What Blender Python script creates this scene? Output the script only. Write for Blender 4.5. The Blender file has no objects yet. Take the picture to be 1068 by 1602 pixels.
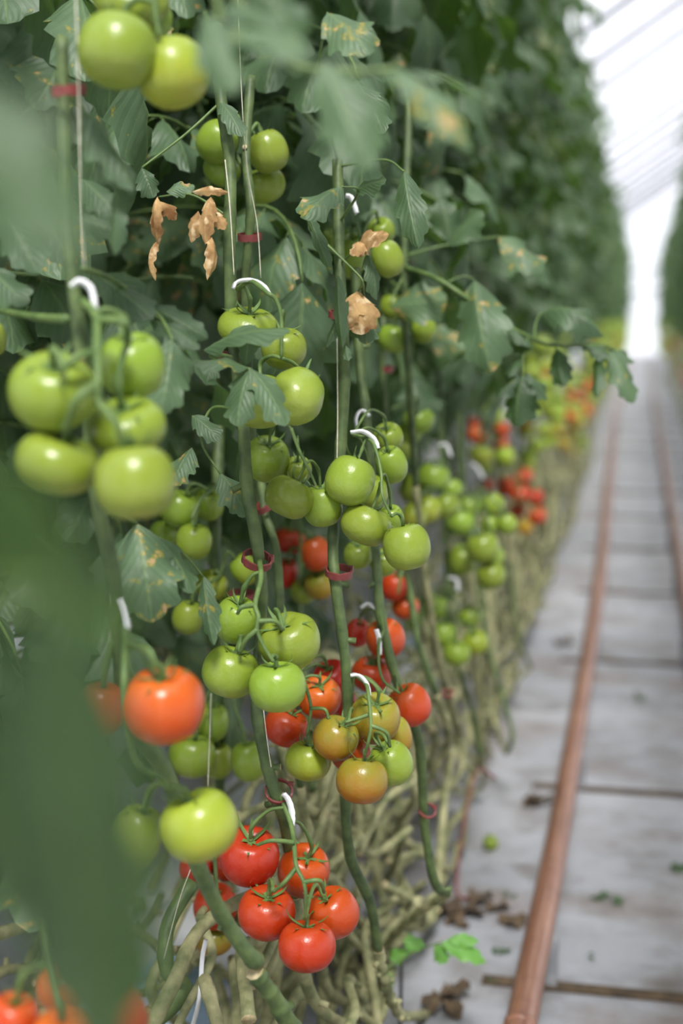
import bpy, math, random
import numpy as np
from mathutils import Vector, Matrix, Quaternion

SC = bpy.context.scene
COL = SC.collection
F_PX, CX, CY = 2225.0, 534.0, 801.0
CAM_H = 1.2
VPX, HZY = 1000.0, 490.0
YAW = math.atan((VPX - CX) / F_PX)
PITCH = math.atan((CY - HZY) / F_PX * math.cos(YAW))
CAM = Vector((0, 0, CAM_H))
FWD = Vector((-math.sin(YAW) * math.cos(PITCH), math.cos(YAW) * math.cos(PITCH), -math.sin(PITCH)))
RGT = Vector((math.cos(YAW), math.sin(YAW), 0))
UPV = RGT.cross(FWD)
UP = Vector((0, 0, 1))


def W(px, py, d):
    """a point of the place seen at that pixel, at depth d metres"""
    return CAM + d * (FWD + RGT * ((px - CX) / F_PX) - UPV * ((py - CY) / F_PX))


def G(px, py, z):
    """a point of the place on the level z"""
    r = FWD + RGT * ((px - CX) / F_PX) - UPV * ((py - CY) / F_PX)
    return CAM + r * ((z - CAM_H) / r.z)


# ------------------------------------------------------------------ objects
class MB:
    def __init__(self):
        self.v, self.f, self.m, self.uv, self.r = [], [], [], [], []

    def vert(self, p, uv=(0.5, 0.5), rnd=0.5):
        self.v.append((p[0], p[1], p[2]))
        self.uv.append(uv)
        self.r.append(rnd)
        return len(self.v) - 1

    def face(self, idx, m=0):
        self.f.append(tuple(idx))
        self.m.append(m)

    def mesh(self, name, off=None, smooth=True):
        me = bpy.data.meshes.new(name)
        vs = self.v
        if off is not None:
            vs = [(a - off[0], b - off[1], c - off[2]) for a, b, c in vs]
        me.from_pydata(vs, [], self.f)
        me.polygons.foreach_set('material_index', self.m)
        me.polygons.foreach_set('use_smooth', [smooth] * len(self.f))
        uvl = me.uv_layers.new(name='UVMap')
        li = np.empty(len(me.loops), dtype=np.int32)
        me.loops.foreach_get('vertex_index', li)
        uvl.data.foreach_set('uv', np.array(self.uv, dtype=np.float32)[li].ravel())
        at = me.attributes.new('rnd', 'FLOAT', 'POINT')
        at.data.foreach_set('value', np.array(self.r, dtype=np.float32))
        me.update()
        return me


def link(name, me, mats=None, parent=None, loc=None):
    o = bpy.data.objects.new(name, me)
    COL.objects.link(o)
    if mats is not None and len(me.materials) == 0:
        for m in (mats if isinstance(mats, (list, tuple)) else [mats]):
            me.materials.append(m)
    if parent is not None:
        o.parent = parent
    if loc is not None:
        o.location = loc
    return o


def tag(o, label, cat, group=None, kind=None):
    if label: o['label'] = label
    if cat: o['category'] = cat
    if group: o['group'] = group
    if kind: o['kind'] = kind
    return o


def empty(name, loc, label, cat, group=None):
    o = bpy.data.objects.new(name, None)
    COL.objects.link(o)
    o.location = loc
    o.empty_display_size = 0.05
    return tag(o, label, cat, group)


def struct(name, mb, mats):
    o = link(name, mb.mesh(name, smooth=False), mats)
    o['kind'] = 'structure'
    return o


def part(name, mb, mats, root, smooth=True):
    """world-space shapes -> a child of root (root unrotated)"""
    return link(name, mb.mesh(name, off=root.location, smooth=smooth), mats, root)


def lone(name, mb, mats, label, cat, group=None, origin=None, smooth=True):
    o0 = origin if origin is not None else Vector(mb.v[0])
    o = link(name, mb.mesh(name, off=o0, smooth=smooth), mats, None, o0)
    return tag(o, label, cat, group)


# ------------------------------------------------------------------ shapes
def catmull(pts, n):
    P = [Vector(p) for p in pts]
    if len(P) < 3:
        return [P[0].lerp(P[-1], i / n) for i in range(n + 1)]
    P = [P[0] * 2 - P[1]] + P + [P[-1] * 2 - P[-2]]
    out = []
    segs = len(P) - 3
    for i in range(n + 1):
        s = i / n * segs
        k = min(int(s), segs - 1)
        t = s - k
        a, b, c, d = P[k], P[k + 1], P[k + 2], P[k + 3]
        out.append(0.5 * ((2 * b) + (c - a) * t + (2 * a - 5 * b + 4 * c - d) * t * t + (3 * b - a - 3 * c + d) * t ** 3))
    return out


def tube(mb, pts, rad, nseg=8, m=0, cap=None, rnd=0.5):
    """sweep; rad a number or a list along pts; cap = material index for both ends"""
    n = len(pts)
    if not hasattr(rad, '__len__'):
        rad = [rad] * n
    d = (pts[1] - pts[0]).normalized()
    ref = UP if abs(d.z) < 0.9 else Vector((1, 0, 0))
    s = d.cross(ref).normalized()
    rings = []
    L = 0.0
    for i, p in enumerate(pts):
        if i: L += (pts[i] - pts[i - 1]).length
        dn = (pts[min(i + 1, n - 1)] - pts[max(i - 1, 0)])
        if dn.length > 1e-9: d = dn.normalized()
        s = (s - d * s.dot(d))
        s = s.normalized() if s.length > 1e-6 else d.orthogonal().normalized()
        b = d.cross(s)
        ring = []
        for k in range(nseg):
            a = 2 * math.pi * k / nseg
            ring.append(mb.vert(p + (s * math.cos(a) + b * math.sin(a)) * rad[i], (L * 10, k / nseg), rnd))
        rings.append(ring)
    for i in range(n - 1):
        for k in range(nseg):
            mb.face((rings[i][k], rings[i][(k + 1) % nseg], rings[i + 1][(k + 1) % nseg], rings[i + 1][k]), m)
    for ring, rev in ((rings[0], True), (rings[-1], False)):
        mb.face(ring[::-1] if rev else ring, m if cap is None else cap)


def vine(mb, pts, r, rng, step=0.012, nseg=9, stubs=True, node=0.085, taper=1.0, kink=0.0, stub_share=0.72):
    """a tomato stem: swollen nodes, pale cut leaf scars and short stubs"""
    tot = sum((Vector(pts[i + 1]) - Vector(pts[i])).length for i in range(len(pts) - 1))
    n = max(8, int(tot / step))
    C = catmull(pts, n)
    ph = rng.random()
    rad = []
    nodes = []
    last = None
    for i, p in enumerate(C):
        s = i / n * tot / node + ph
        fr = s - math.floor(s)
        bump = math.exp(-((min(fr, 1 - fr)) / 0.09) ** 2)
        rad.append(r * (1 + (taper - 1) * i / n) * (0.95 + 0.14 * bump + 0.05 * math.sin(s * 2.3)))
        if last is not None and math.floor(s) != last and 3 < i < n - 3:
            nodes.append(i)
        last = math.floor(s)
    if kink:
        off = Vector((0, 0, 0))
        for i in range(1, n):
            if i in nodes: off = Vector((rng.uniform(-1, 1), rng.uniform(-1, 1), rng.uniform(-1, 1))) * kink
            C[i] = C[i] + off * math.sin(i * 0.5)
    tube(mb, C, rad, nseg, 0, 1)
    if stubs:
        for i in nodes:
            if rng.random() < stub_share:
                d = (C[i + 1] - C[i - 1]).normalized()
                side = d.orthogonal()
                side.rotate(Quaternion(d, rng.uniform(0, 6.28)))
                q = (side + d * rng.uniform(-0.1, 0.7)).normalized()
                ln = r * rng.uniform(1.2, 2.5)
                tube(mb, [C[i], C[i] + q * ln * 0.5, C[i] + q * ln], [r * 0.6, r * 0.5, r * 0.56], 7, 0, 1)
    return C


def leaflet(mb, base, d, nrm, L, Wd, rng, curl=0.5, fold=0.25, wave=0.25, nl=12, nc=3, lobe=0.35, nlobe=4.5, m=0, rnd=None, twist=0.0, crumple=0.0):
    rnd = rng.random() if rnd is None else rnd
    d = d.normalized()
    n = (nrm - d * nrm.dot(d))
    n = n.normalized() if n.length > 1e-5 else d.orthogonal().normalized()
    s = d.cross(n).normalized()
    p = Vector(base)
    rows = []
    ph1, ph2 = rng.uniform(0, 6.28), rng.uniform(0, 6.28)
    qc = Quaternion(s, -curl / nl)
    asym = rng.uniform(0.9, 1.1)
    for i in range(nl + 1):
        t = i / nl
        shp = 2.65 * (t ** 0.62) * ((1.0 - t) ** 0.78) if 0 < t < 1 else 0.0
        saw = (t * nlobe) % 1.0
        lob = 1.0 + lobe * (saw - 0.62) * (1.0 if 0.08 < t < 0.95 else 0.3)
        fine = 1.0 + 0.06 * math.sin(t * nlobe * 3 * 6.28)
        row = []
        for j in range(-nc, nc + 1):
            v = j / nc
            av = abs(v)
            w = 0.5 * Wd * shp * (1 + (lob * fine - 1) * av ** 1.5) * (asym if v > 0 else 1 / asym)
            up = -fold * av * w + wave * 0.5 * Wd * shp * av * av * math.sin(t * 9.0 + (ph1 if v > 0 else ph2))
            up += 0.014 * Wd * shp * math.sin((t * 7 - av * 2.2) * 6.28) * (1 - av) * 1.2
            q = p + s * (w * v) + n * up + d * (w * av * 0.35)
            if crumple:
                q = q + Vector((rng.uniform(-1, 1), rng.uniform(-1, 1), rng.uniform(-1, 1))) * crumple
            row.append(mb.vert(q, (t, v * 0.5 + 0.5), rnd))
        rows.append(row)
        p = p + d * (L / nl)
        d = qc @ d
        n = qc @ n
        if twist:
            qt = Quaternion(d, twist / nl)
            n = qt @ n
        s = d.cross(n).normalized()
        qc = Quaternion(s, -curl / nl)
    for i in range(nl):
        for j in range(2 * nc):
            mb.face((rows[i][j], rows[i][j + 1], rows[i + 1][j + 1], rows[i + 1][j]), m)
    return p


def compound_leaf(mb, base, out, L, rng, nl=9, nc=2, size=1.0, droop=1.2, rise=0.5, pairs=3):
    """petiole that leaves the stem, arches over and hangs; paired leaflets and a terminal one. slot 0 leaf, slot 1 stalk"""
    out = Vector((out[0], out[1], 0)).normalized()
    n = 12
    d = (out * math.cos(rise) + UP * math.sin(rise)).normalized()
    side = out.cross(UP).normalized()
    q = Quaternion(side, -droop / n)
    qs = Quaternion(UP, rng.uniform(-0.5, 0.5) / n)
    pts = [Vector(base)]
    ds = [d.copy()]
    for i in range(n):
        pts.append(pts[-1] + d * (L / n))
        d = qs @ (q @ d)
        ds.append(d.copy())
    tube(mb, pts, [0.0032 * size * (1 - 0.6 * i / n) + 0.0008 for i in range(n + 1)], 5, 1)
    lr = rng.random()
    ll = L * 0.38
    for k in range(pairs):
        i = int(n * (0.36 + 0.52 * k / max(1, pairs - 1 + 0.35)))
        for sg in (-1, 1):
            if rng.random() < 0.06: continue
            dd = ds[i]
            sd = dd.cross(UP)
            sd = sd.normalized() if sd.length > 1e-4 else side
            nn = sd.cross(dd).normalized()
            a = rng.uniform(0.75, 1.2)
            ld = (dd * math.cos(a) + sd * (sg * math.sin(a)) - UP * rng.uniform(0.15, 0.75)).normalized()
            nr = (nn + sd * (sg * rng.uniform(0.0, 0.8)) + Vector((rng.uniform(-.4, .4), rng.uniform(-.4, .4), 0.3))).normalized()
            st = pts[i] + ld * 0.012
            l_ = ll * rng.uniform(0.75, 1.1) * (1.0 if k else 0.8)
            leaflet(mb, st, ld, nr, l_, l_ * rng.uniform(0.55, 0.72), rng, rng.uniform(0.3, 1.3), rng.uniform(0.1, 0.6),
                    rng.uniform(0.15, 0.4), nl, nc, rng.uniform(0.25, 0.45), 3.6, 0, min(1, max(0, lr + rng.uniform(-.2, .2))))
            tube(mb, [pts[i], st + ld * 0.004], 0.0011, 4, 1)
    dd = (ds[-1] - UP * 0.2).normalized()
    leaflet(mb, pts[-1], dd, (UP + out * 0.4), ll * 1.15, ll * 0.8, rng, rng.uniform(0.3, 1.2), rng.uniform(0.1, 0.5), 0.3, nl, nc, 0.45, 3.6, 0, lr)
# ------------------------------------------------------------------ materials
def srgb(r, g, b):
    f = lambda c: (c / 255 / 12.92) if c / 255 <= 0.04045 else ((c / 255 + 0.055) / 1.055) ** 2.4
    return (f(r), f(g), f(b), 1.0)


class NT:
    def __init__(self, name):
        self.mat = bpy.data.materials.new(name)
        self.mat.use_nodes = True
        self.t = self.mat.node_tree
        self.t.nodes.clear()
        self.out = self.t.nodes.new('ShaderNodeOutputMaterial')

    def n(self, typ, **kw):
        nd = self.t.nodes.new(typ)
        for k, v in kw.items():
            if k.startswith('_'):
                setattr(nd, k[1:], v)
            else:
                key = int(k[1:]) if k[0] == 'i' and k[1:].isdigit() else k
                nd.inputs[key].default_value = v
        return nd

    def l(self, a, ao, b, bi):
        self.t.links.new(a.outputs[ao], b.inputs[bi])

    def math(self, op, a, b=None, c=None, clamp=False):
        nd = self.t.nodes.new('ShaderNodeMath')
        nd.operation = op
        nd.use_clamp = clamp
        for i, x in enumerate((a, b, c)):
            if x is None: continue
            if isinstance(x, (int, float)):
                nd.inputs[i].default_value = x
            else:
                self.t.links.new(x, nd.inputs[i])
        return nd.outputs[0]

    def mix(self, fac, a, b):
        nd = self.t.nodes.new('ShaderNodeMix')
        nd.data_type = 'RGBA'
        for i, x in ((0, fac), (6, a), (7, b)):
            if isinstance(x, (int, float)):
                nd.inputs[i].default_value = x
            elif isinstance(x, tuple):
                nd.inputs[i].default_value = x
            else:
                self.t.links.new(x, nd.inputs[i])
        return nd.outputs[2]

    def ramp(self, fac, lo, hi):
        nd = self.t.nodes.new('ShaderNodeMapRange')
        nd.inputs[1].default_value = lo
        nd.inputs[2].default_value = hi
        nd.clamp = True
        self.t.links.new(fac, nd.inputs[0])
        return nd.outputs[0]

    def noise(self, scale, detail=3, coord='Object', rough=0.55, vec=None):
        nd = self.n('ShaderNodeTexNoise', Scale=scale, Detail=detail, Roughness=rough)
        if vec is None:
            tc = self.n('ShaderNodeTexCoord')
            self.t.links.new(tc.outputs[coord], nd.inputs['Vector'])
        else:
            self.t.links.new(vec, nd.inputs['Vector'])
        return nd.outputs['Fac']

    def principled(self, col, rough=0.5, spec=0.5, bump=None, bstr=0.3, bdist=0.002, coat=0.0, metal=0.0, trans=0.0, tcol=None):
        p = self.n('ShaderNodeBsdfPrincipled')
        for key, x in (('Base Color', col), ('Roughness', rough), ('Specular IOR Level', spec), ('Coat Weight', coat), ('Metallic', metal)):
            if isinstance(x, (int, float, tuple)):
                p.inputs[key].default_value = x
            else:
                self.t.links.new(x, p.inputs[key])
        p.inputs['Coat Roughness'].default_value = 0.12
        if bump is not None:
            b = self.n('ShaderNodeBump', Strength=bstr, Distance=bdist)
            self.t.links.new(bump, b.inputs['Height'])
            self.t.links.new(b.outputs[0], p.inputs['Normal'])
        sh = p.outputs[0]
        if trans:
            tr = self.n('ShaderNodeBsdfTranslucent')
            if isinstance(tcol, tuple):
                tr.inputs[0].default_value = tcol
            else:
                self.t.links.new(tcol, tr.inputs[0])
            mx = self.n('ShaderNodeMixShader', i0=trans)
            self.t.links.new(sh, mx.inputs[1])
            self.t.links.new(tr.outputs[0], mx.inputs[2])
            sh = mx.outputs[0]
        self.t.links.new(sh, self.out.inputs[0])
        return self.mat


def leaf_material(name, c_dark, c_light, c_trans, sick=0.5, rough=0.42):
    k = NT(name)
    tc = k.n('ShaderNodeTexCoord')
    uvn = k.n('ShaderNodeUVMap')
    sep = k.n('ShaderNodeSeparateXYZ')
    k.l(uvn, 0, sep, 0)
    u = sep.outputs[0]
    v = k.math('ABSOLUTE', k.math('MULTIPLY_ADD', sep.outputs[1], 2.0, -1.0))
    at = k.n('ShaderNodeAttribute', _attribute_name='rnd')
    rnd = at.outputs['Fac']
    oi = k.n('ShaderNodeObjectInfo')
    # veins: midrib and slanting side veins
    sv = k.math('FRACT', k.math('SUBTRACT', k.math('MULTIPLY', u, 8.0), k.math('MULTIPLY', v, 2.4)))
    tri = k.math('ABSOLUTE', k.math('MULTIPLY_ADD', sv, 2.0, -1.0))          # 1 on the vein
    side = k.ramp(tri, 0.86, 1.0)
    mid = k.ramp(v, 0.09, 0.02)
    vein = k.math('MAXIMUM', k.math('MULTIPLY', side, 0.55), mid)
    n1 = k.noise(14, 3)
    base = k.mix(k.math('MULTIPLY_ADD', n1, 0.9, k.math('MULTIPLY_ADD', rnd, 0.5, -0.25), clamp=True), c_dark, c_light)
    base = k.mix(k.math('MULTIPLY', vein, 0.45), base, srgb(118, 142, 92))
    # blight: yellow halo, tan heart, on some leaflets only
    ns = k.noise(52, 3, rough=0.6)
    ill = k.math('MULTIPLY', k.ramp(rnd, 0.95 - sick * 0.6, 1.0), 0.152)
    lvl = k.math('ADD', ns, ill)
    base = k.mix(k.math('MULTIPLY', k.ramp(lvl, 0.70, 0.76), 0.75), base, srgb(150, 140, 48))
    base = k.mix(k.ramp(lvl, 0.765, 0.80), base, srgb(182, 150, 112))
    h = k.math('SUBTRACT', k.math('MULTIPLY', k.math('SUBTRACT', 1.0, tri), 0.8), k.math('MULTIPLY', mid, 1.0))
    h = k.math('MULTIPLY_ADD', k.noise(90, 2), 0.6, h)
    tcol = k.mix(0.25, c_trans, base)
    return k.principled(base, rough, 0.5, h, 0.28, 0.0022, trans=0.28, tcol=tcol)


def dry_leaf_material(name):
    k = NT(name)
    n1 = k.noise(30, 4)
    c = k.mix(k.ramp(n1, 0.35, 0.65), srgb(118, 82, 48), srgb(206, 170, 118))
    c = k.mix(k.ramp(k.noise(70, 2), 0.55, 0.7), c, srgb(222, 198, 158))
    return k.principled(c, 0.8, 0.2, n1, 0.6, 0.003, trans=0.25, tcol=c)


def tomato_material(name, c_top, c_mid, c_bot, blotch=0.12):
    k = NT(name)
    tc = k.n('ShaderNodeTexCoord')
    sep = k.n('ShaderNodeSeparateXYZ')
    k.l(tc, 'Object', sep, 0)
    oi = k.n('ShaderNodeObjectInfo')
    mp = k.n('ShaderNodeMapping')
    k.l(tc, 'Object', mp, 0)
    k.t.links.new(oi.outputs['Random'], mp.inputs['Location'])
    nz = k.noise(1.6, 3, vec=mp.outputs[0])
    z = k.math('ADD', k.math('MULTIPLY_ADD', sep.outputs[2], 0.5, 0.5), k.math('MULTIPLY_ADD', nz, 0.7, -0.35))
    c = k.mix(k.ramp(z, 0.0, 0.5), c_bot, c_mid)
    c = k.mix(k.ramp(z, 0.55, 1.0), c, c_top)
    # per fruit shift
    hs = k.n('ShaderNodeHueSaturation')
    k.t.links.new(c, hs.inputs['Color'])
    k.t.links.new(k.math('MULTIPLY_ADD', oi.outputs['Random'], 0.024, 0.488), hs.inputs['Hue'])
    k.t.links.new(k.math('MULTIPLY_ADD', oi.outputs['Random'], 0.24, 0.88), hs.inputs['Value'])
    c = hs.outputs[0]
    # faint meridian streaks and pale flecks
    sp = k.noise(26, 2, vec=mp.outputs[0])
    c = k.mix(k.math('MULTIPLY', k.ramp(sp, 0.6, 0.75), blotch), c, (0.75, 0.72, 0.35, 1))
    p = k.principled(c, k.math('MULTIPLY_ADD', nz, 0.12, 0.24), 0.42, k.noise(6, 2, vec=mp.outputs[0]), 0.05, 0.02)
    pb = [n for n in k.t.nodes if n.type == 'BSDF_PRINCIPLED'][0]
    pb.inputs['Subsurface Weight'].default_value = 0.0
    return p


def noisy(name, c1, c2, scale, rough=0.6, spec=0.4, bstr=0.3, bdist=0.002, detail=4, coat=0.0, metal=0.0):
    k = NT(name)
    n1 = k.noise(scale, detail)
    return k.principled(k.mix(k.ramp(n1, 0.35, 0.68), c1, c2), rough, spec, n1, bstr, bdist, coat, metal)


M = {}
M['leaf'] = leaf_material('tomato leaf', srgb(38, 62, 36), srgb(102, 128, 94), srgb(110, 154, 36), 0.6, 0.5)
M['fresh'] = leaf_material('young tomato leaf', srgb(92, 150, 60), srgb(120, 176, 78), srgb(150, 210, 60), 0.0)
M['dry'] = dry_leaf_material('withered leaf')
M['stalk'] = noisy('leaf stalk', srgb(74, 98, 50), srgb(102, 124, 68), 60, 0.5)
M['stem'] = noisy('green stem', srgb(58, 76, 42), srgb(92, 110, 62), 40, 0.5, 0.4, 0.5, 0.002)
M['bare'] = noisy('old bare stem', srgb(104, 110, 74), srgb(168, 164, 124), 30, 0.7, 0.3, 0.6, 0.003)
M['scar'] = noisy('pale cut end', srgb(150, 136, 100), srgb(196, 182, 148), 90, 0.85, 0.2)
M['sepal'] = noisy('sepal', srgb(70, 98, 48), srgb(108, 134, 70), 80, 0.55)
M['g'] = tomato_material('green tomato', srgb(116, 138, 44), srgb(124, 146, 48), srgb(138, 156, 64))
M['yg'] = tomato_material('yellow green tomato', srgb(130, 152, 46), srgb(142, 160, 48), srgb(156, 162, 58))
M['ol'] = tomato_material('turning tomato', srgb(124, 130, 42), srgb(148, 122, 34), srgb(160, 104, 32))
M['y'] = tomato_material('yellow tomato', srgb(164, 146, 38), srgb(180, 140, 32), srgb(184, 120, 28))
M['o'] = tomato_material('orange tomato', srgb(172, 84, 30), srgb(178, 66, 20), srgb(176, 58, 18))
M['ro'] = tomato_material('orange red tomato', srgb(176, 76, 26), srgb(178, 58, 18), srgb(174, 50, 16), 0.08)
M['r'] = tomato_material('red tomato', srgb(170, 60, 20), srgb(168, 48, 15), srgb(160, 40, 14), 0.06)
M['white'] = noisy('white plastic', srgb(226, 228, 232), srgb(240, 240, 242), 30, 0.4, 0.5, 0.05)
M['clip'] = noisy('maroon plastic', srgb(104, 46, 44), srgb(132, 62, 58), 50, 0.45, 0.5, 0.1)
M['twine'] = noisy('pale twine', srgb(190, 186, 164), srgb(216, 212, 196), 200, 0.8)
M['rust'] = None
# ------------------------------------------------------------------ the greenhouse
def box(mb, lo, hi, m=0):
    x0, y0, z0 = lo
    x1, y1, z1 = hi
    i = [mb.vert(p) for p in ((x0, y0, z0), (x1, y0, z0), (x1, y1, z0), (x0, y1, z0), (x0, y0, z1), (x1, y0, z1), (x1, y1, z1), (x0, y1, z1))]
    for q in ((0, 3, 2, 1), (4, 5, 6, 7), (0, 1, 5, 4), (1, 2, 6, 5), (2, 3, 7, 6), (3, 0, 4, 7)):
        mb.face([i[k] for k in q], m)


def floor_material():
    k = NT('ground cover sheet')
    tc = k.n('ShaderNodeTexCoord')
    n1 = k.noise(1.1, 4)
    n2 = k.noise(5.5, 5, rough=0.65)
    mp = k.n('ShaderNodeMapping', Scale=(1.7, 2.2, 1.0))
    k.l(tc, 'Object', mp, 0)
    n3 = k.noise(1.5, 5, vec=mp.outputs[0])
    c = k.mix(k.ramp(n1, 0.35, 0.65), srgb(142, 145, 152), srgb(168, 169, 174))
    c = k.mix(k.math('MULTIPLY', k.ramp(n2, 0.46, 0.66), 0.6), c, srgb(104, 98, 92))
    c = k.mix(k.math('MULTIPLY', k.ramp(n3, 0.5, 0.7), 0.6), c, srgb(112, 92, 78))
    c = k.mix(k.math('MULTIPLY', k.ramp(k.noise(3.1, 2), 0.62, 0.72), 0.7), c, srgb(84, 72, 58))
    w = k.noise(220, 1)
    return k.principled(c, 0.42, 0.5, k.math('MULTIPLY_ADD', n3, 3.0, k.math('MULTIPLY', w, 0.2)), 0.6, 0.012)


def film_material():
    k = NT('roof film')
    tr = k.n('ShaderNodeBsdfTransparent', Color=(0.9, 0.91, 0.94, 1))
    tl = k.n('ShaderNodeBsdfTranslucent', Color=(0.9, 0.9, 0.9, 1))
    mx = k.n('ShaderNodeMixShader', i0=0.22)
    k.l(tr, 0, mx, 1)
    k.l(tl, 0, mx, 2)
    k.l(mx, 0, k.out, 0)
    return k.mat


def rust_material():
    k = NT('rusty painted pipe')
    tc = k.n('ShaderNodeTexCoord')
    mp = k.n('ShaderNodeMapping', Scale=(60.0, 4.0, 60.0))
    k.l(tc, 'Object', mp, 0)
    n1 = k.noise(1.0, 5, vec=mp.outputs[0])
    n2 = k.noise(40, 4)
    c = k.mix(k.ramp(n1, 0.3, 0.7), srgb(112, 74, 58), srgb(148, 108, 88))
    c = k.mix(k.math('MULTIPLY', k.ramp(n2, 0.55, 0.7), 0.6), c, srgb(88, 54, 42))
    return k.principled(c, k.math('MULTIPLY_ADD', n2, 0.2, 0.28), 0.5, n2, 0.3, 0.001)


M['floor'] = floor_material()
M['film'] = film_material()
M['rust'] = rust_material()
M['alu'] = noisy('grey aluminium', srgb(108, 110, 118), srgb(130, 132, 140), 8, 0.45, 0.5, 0.05)
M['steel'] = noisy('galvanised steel', srgb(118, 120, 124), srgb(150, 152, 156), 25, 0.5, 0.5, 0.1)
M['soil'] = noisy('dark crumbs', srgb(58, 48, 38), srgb(96, 80, 60), 40, 0.9)
M['hose'] = noisy('black hose', srgb(40, 38, 38), srgb(60, 56, 54), 40, 0.5)


def bag_material():
    k = NT('white growing bag film')
    n1 = k.noise(7, 4)
    n2 = k.noise(2.2, 2)
    c = k.mix(k.ramp(n1, 0.4, 0.7), srgb(222, 224, 228), srgb(204, 206, 210))
    c = k.mix(k.math('MULTIPLY', k.ramp(n2, 0.60, 0.63), 0.7), c, srgb(120, 166, 200))
    return k.principled(c, 0.35, 0.5, n1, 0.5, 0.01)


M['bag'] = bag_material()

mb = MB()
NX, NY = 20, 120
ids = [[mb.vert((-9 + 18 * i / NX, -3 + 50 * j / NY, 0)) for i in range(NX + 1)] for j in range(NY + 1)]
for j in range(NY):
    for i in range(NX):
        mb.face((ids[j][i], ids[j][i + 1], ids[j + 1][i + 1], ids[j + 1][i]))
struct('floor', mb, M['floor'])

RX0, RZ0, RX1, RZ1 = -2.7, 2.75, 2.3, 6.1


def roof_z(x):
    return RZ0 + (RZ1 - RZ0) * (x - RX0) / (RX1 - RX0)


mb = MB()
for (xa, za), (xb, zb) in (((-7.7, RZ1), (RX0, RZ0)), ((RX0, RZ0), (RX1, RZ1)), ((RX1, RZ1), (7.3, RZ0))):
    i = [mb.vert(p) for p in ((xa, -3, za), (xb, -3, zb), (xb, 47, zb), (xa, 47, za))]
    mb.face(i)
o = struct('ceiling', mb, M['film'])

mb = MB()
i = [mb.vert(p) for p in ((-7.7, 47, 0), (7.3, 47, 0), (7.3, 47, RZ0), (RX1, 47, RZ1), (RX0, 47, RZ0), (-7.7, 47, RZ1))]
mb.face(i)
struct('wall_back', mb, M['film'])

# roof bars: one slanting bar per bay, lengthwise purlins, posts
mb = MB()
d = Vector((RX1 - RX0, 0, RZ1 - RZ0))
t = 0.05
idx = [mb.vert((x, y, z + dz)) for x, z in ((RX0, RZ0), (RX1, RZ1)) for y in (-t, t) for dz in (-0.12, -0.01)]
for q in ((0, 1, 5, 4), (2, 6, 7, 3), (0, 4, 6, 2), (1, 3, 7, 5), (0, 2, 3, 1), (4, 5, 7, 6)):
    mb.face([idx[k] for k in q])
bar = mb.mesh('roof_bar', smooth=False)
bar.materials.append(M['alu'])
kk = 1
for j in range(25):
    o = bpy.data.objects.new(f'trim_{kk}', bar)
    COL.objects.link(o)
    o.location = (0, -2.5 + 1.95 * j, 0)
    o['kind'] = 'structure'
    kk += 1
for x in (RX0, 1.1, RX1):
    mb = MB()
    z = roof_z(x)
    box(mb, (x - 0.03, -3, z - 0.2), (x + 0.03, 47, z - 0.12))
    struct(f'trim_{kk}', mb, M['alu'])
    kk += 1
for y in (14.0, 19.5, 25.0, 30.5, 36.0, 41.5):
    mb = MB()
    box(mb, (0.93, y - 0.04, 0), (1.01, y + 0.04, roof_z(0.97)))
    struct(f'trim_{kk}', mb, M['white'])
    kk += 1
for x0, x1, z0, z1 in ((-0.62, -0.55, 0, 1.95), (0.55, 0.62, 0, 1.95), (-0.62, 0.62, 1.95, 2.03), (-6, 6, 2.6, 2.68)):
    mb = MB()
    box(mb, (x0, 46.85, z0), (x1, 46.95, z1))
    struct(f'trim_{kk}', mb, M['alu'])
    kk += 1

# heating-pipe rails
RAIL_Z = 0.10
R = 0.0255
left = [G(815, 1602, RAIL_Z), G(886, 1230, RAIL_Z), G(938, 900, RAIL_Z), G(953, 740, RAIL_Z), G(963, 640, RAIL_Z)]
a = left[0] + (left[0] - left[1]) * 2.2
left = [a] + left + [Vector((-0.27, 28, RAIL_Z)), Vector((-0.27, 45, RAIL_Z))]
right = [Vector((0.2, -0.2, RAIL_Z)), Vector((0.2, 3, RAIL_Z)), G(1064, 880, RAIL_Z), G(1045, 765, RAIL_Z), G(1030, 665, RAIL_Z), G(1021, 600, RAIL_Z), Vector((0.27, 45, RAIL_Z))]


def x_at(path, y):
    for p, q in zip(path, path[1:]):
        if p.y <= y <= q.y:
            return p.x + (q.x - p.x) * (y - p.y) / (q.y - p.y)
    return path[-1].x


for path, lab in ((left, 'rust-brown heating pipe rail running along the fruiting tomato row'),
                  (right, 'rust-brown heating pipe rail on the far side of the grey path')):
    root = empty('pipe_rail', Vector((path[1].x, path[1].y, 0)), lab, 'pipe', 'pipe rails along the path')
    mb = MB()
    tube(mb, catmull(path, 160), R, 16)
    pipe = part('pipe', mb, M['rust'], root)
    if path is left:
        CP = catmull(path, 160)
        yc = G(811, 1585, RAIL_Z + R).y
        kq = min(range(160), key=lambda q: abs(CP[q].y - yc))
        dr = (CP[kq + 1] - CP[kq]).normalized()
        p = CP[kq] + dr * ((yc - CP[kq].y) / dr.y)
        mb = MB()
        tube(mb, [p - dr * 0.012, p - dr * 0.008, p + dr * 0.008, p + dr * 0.012], [R * 1.0, R * 1.09, R * 1.09, R * 1.0], 16)
        link('coupling', mb.mesh('coupling', off=root.location), M['rust'], pipe)

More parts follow.
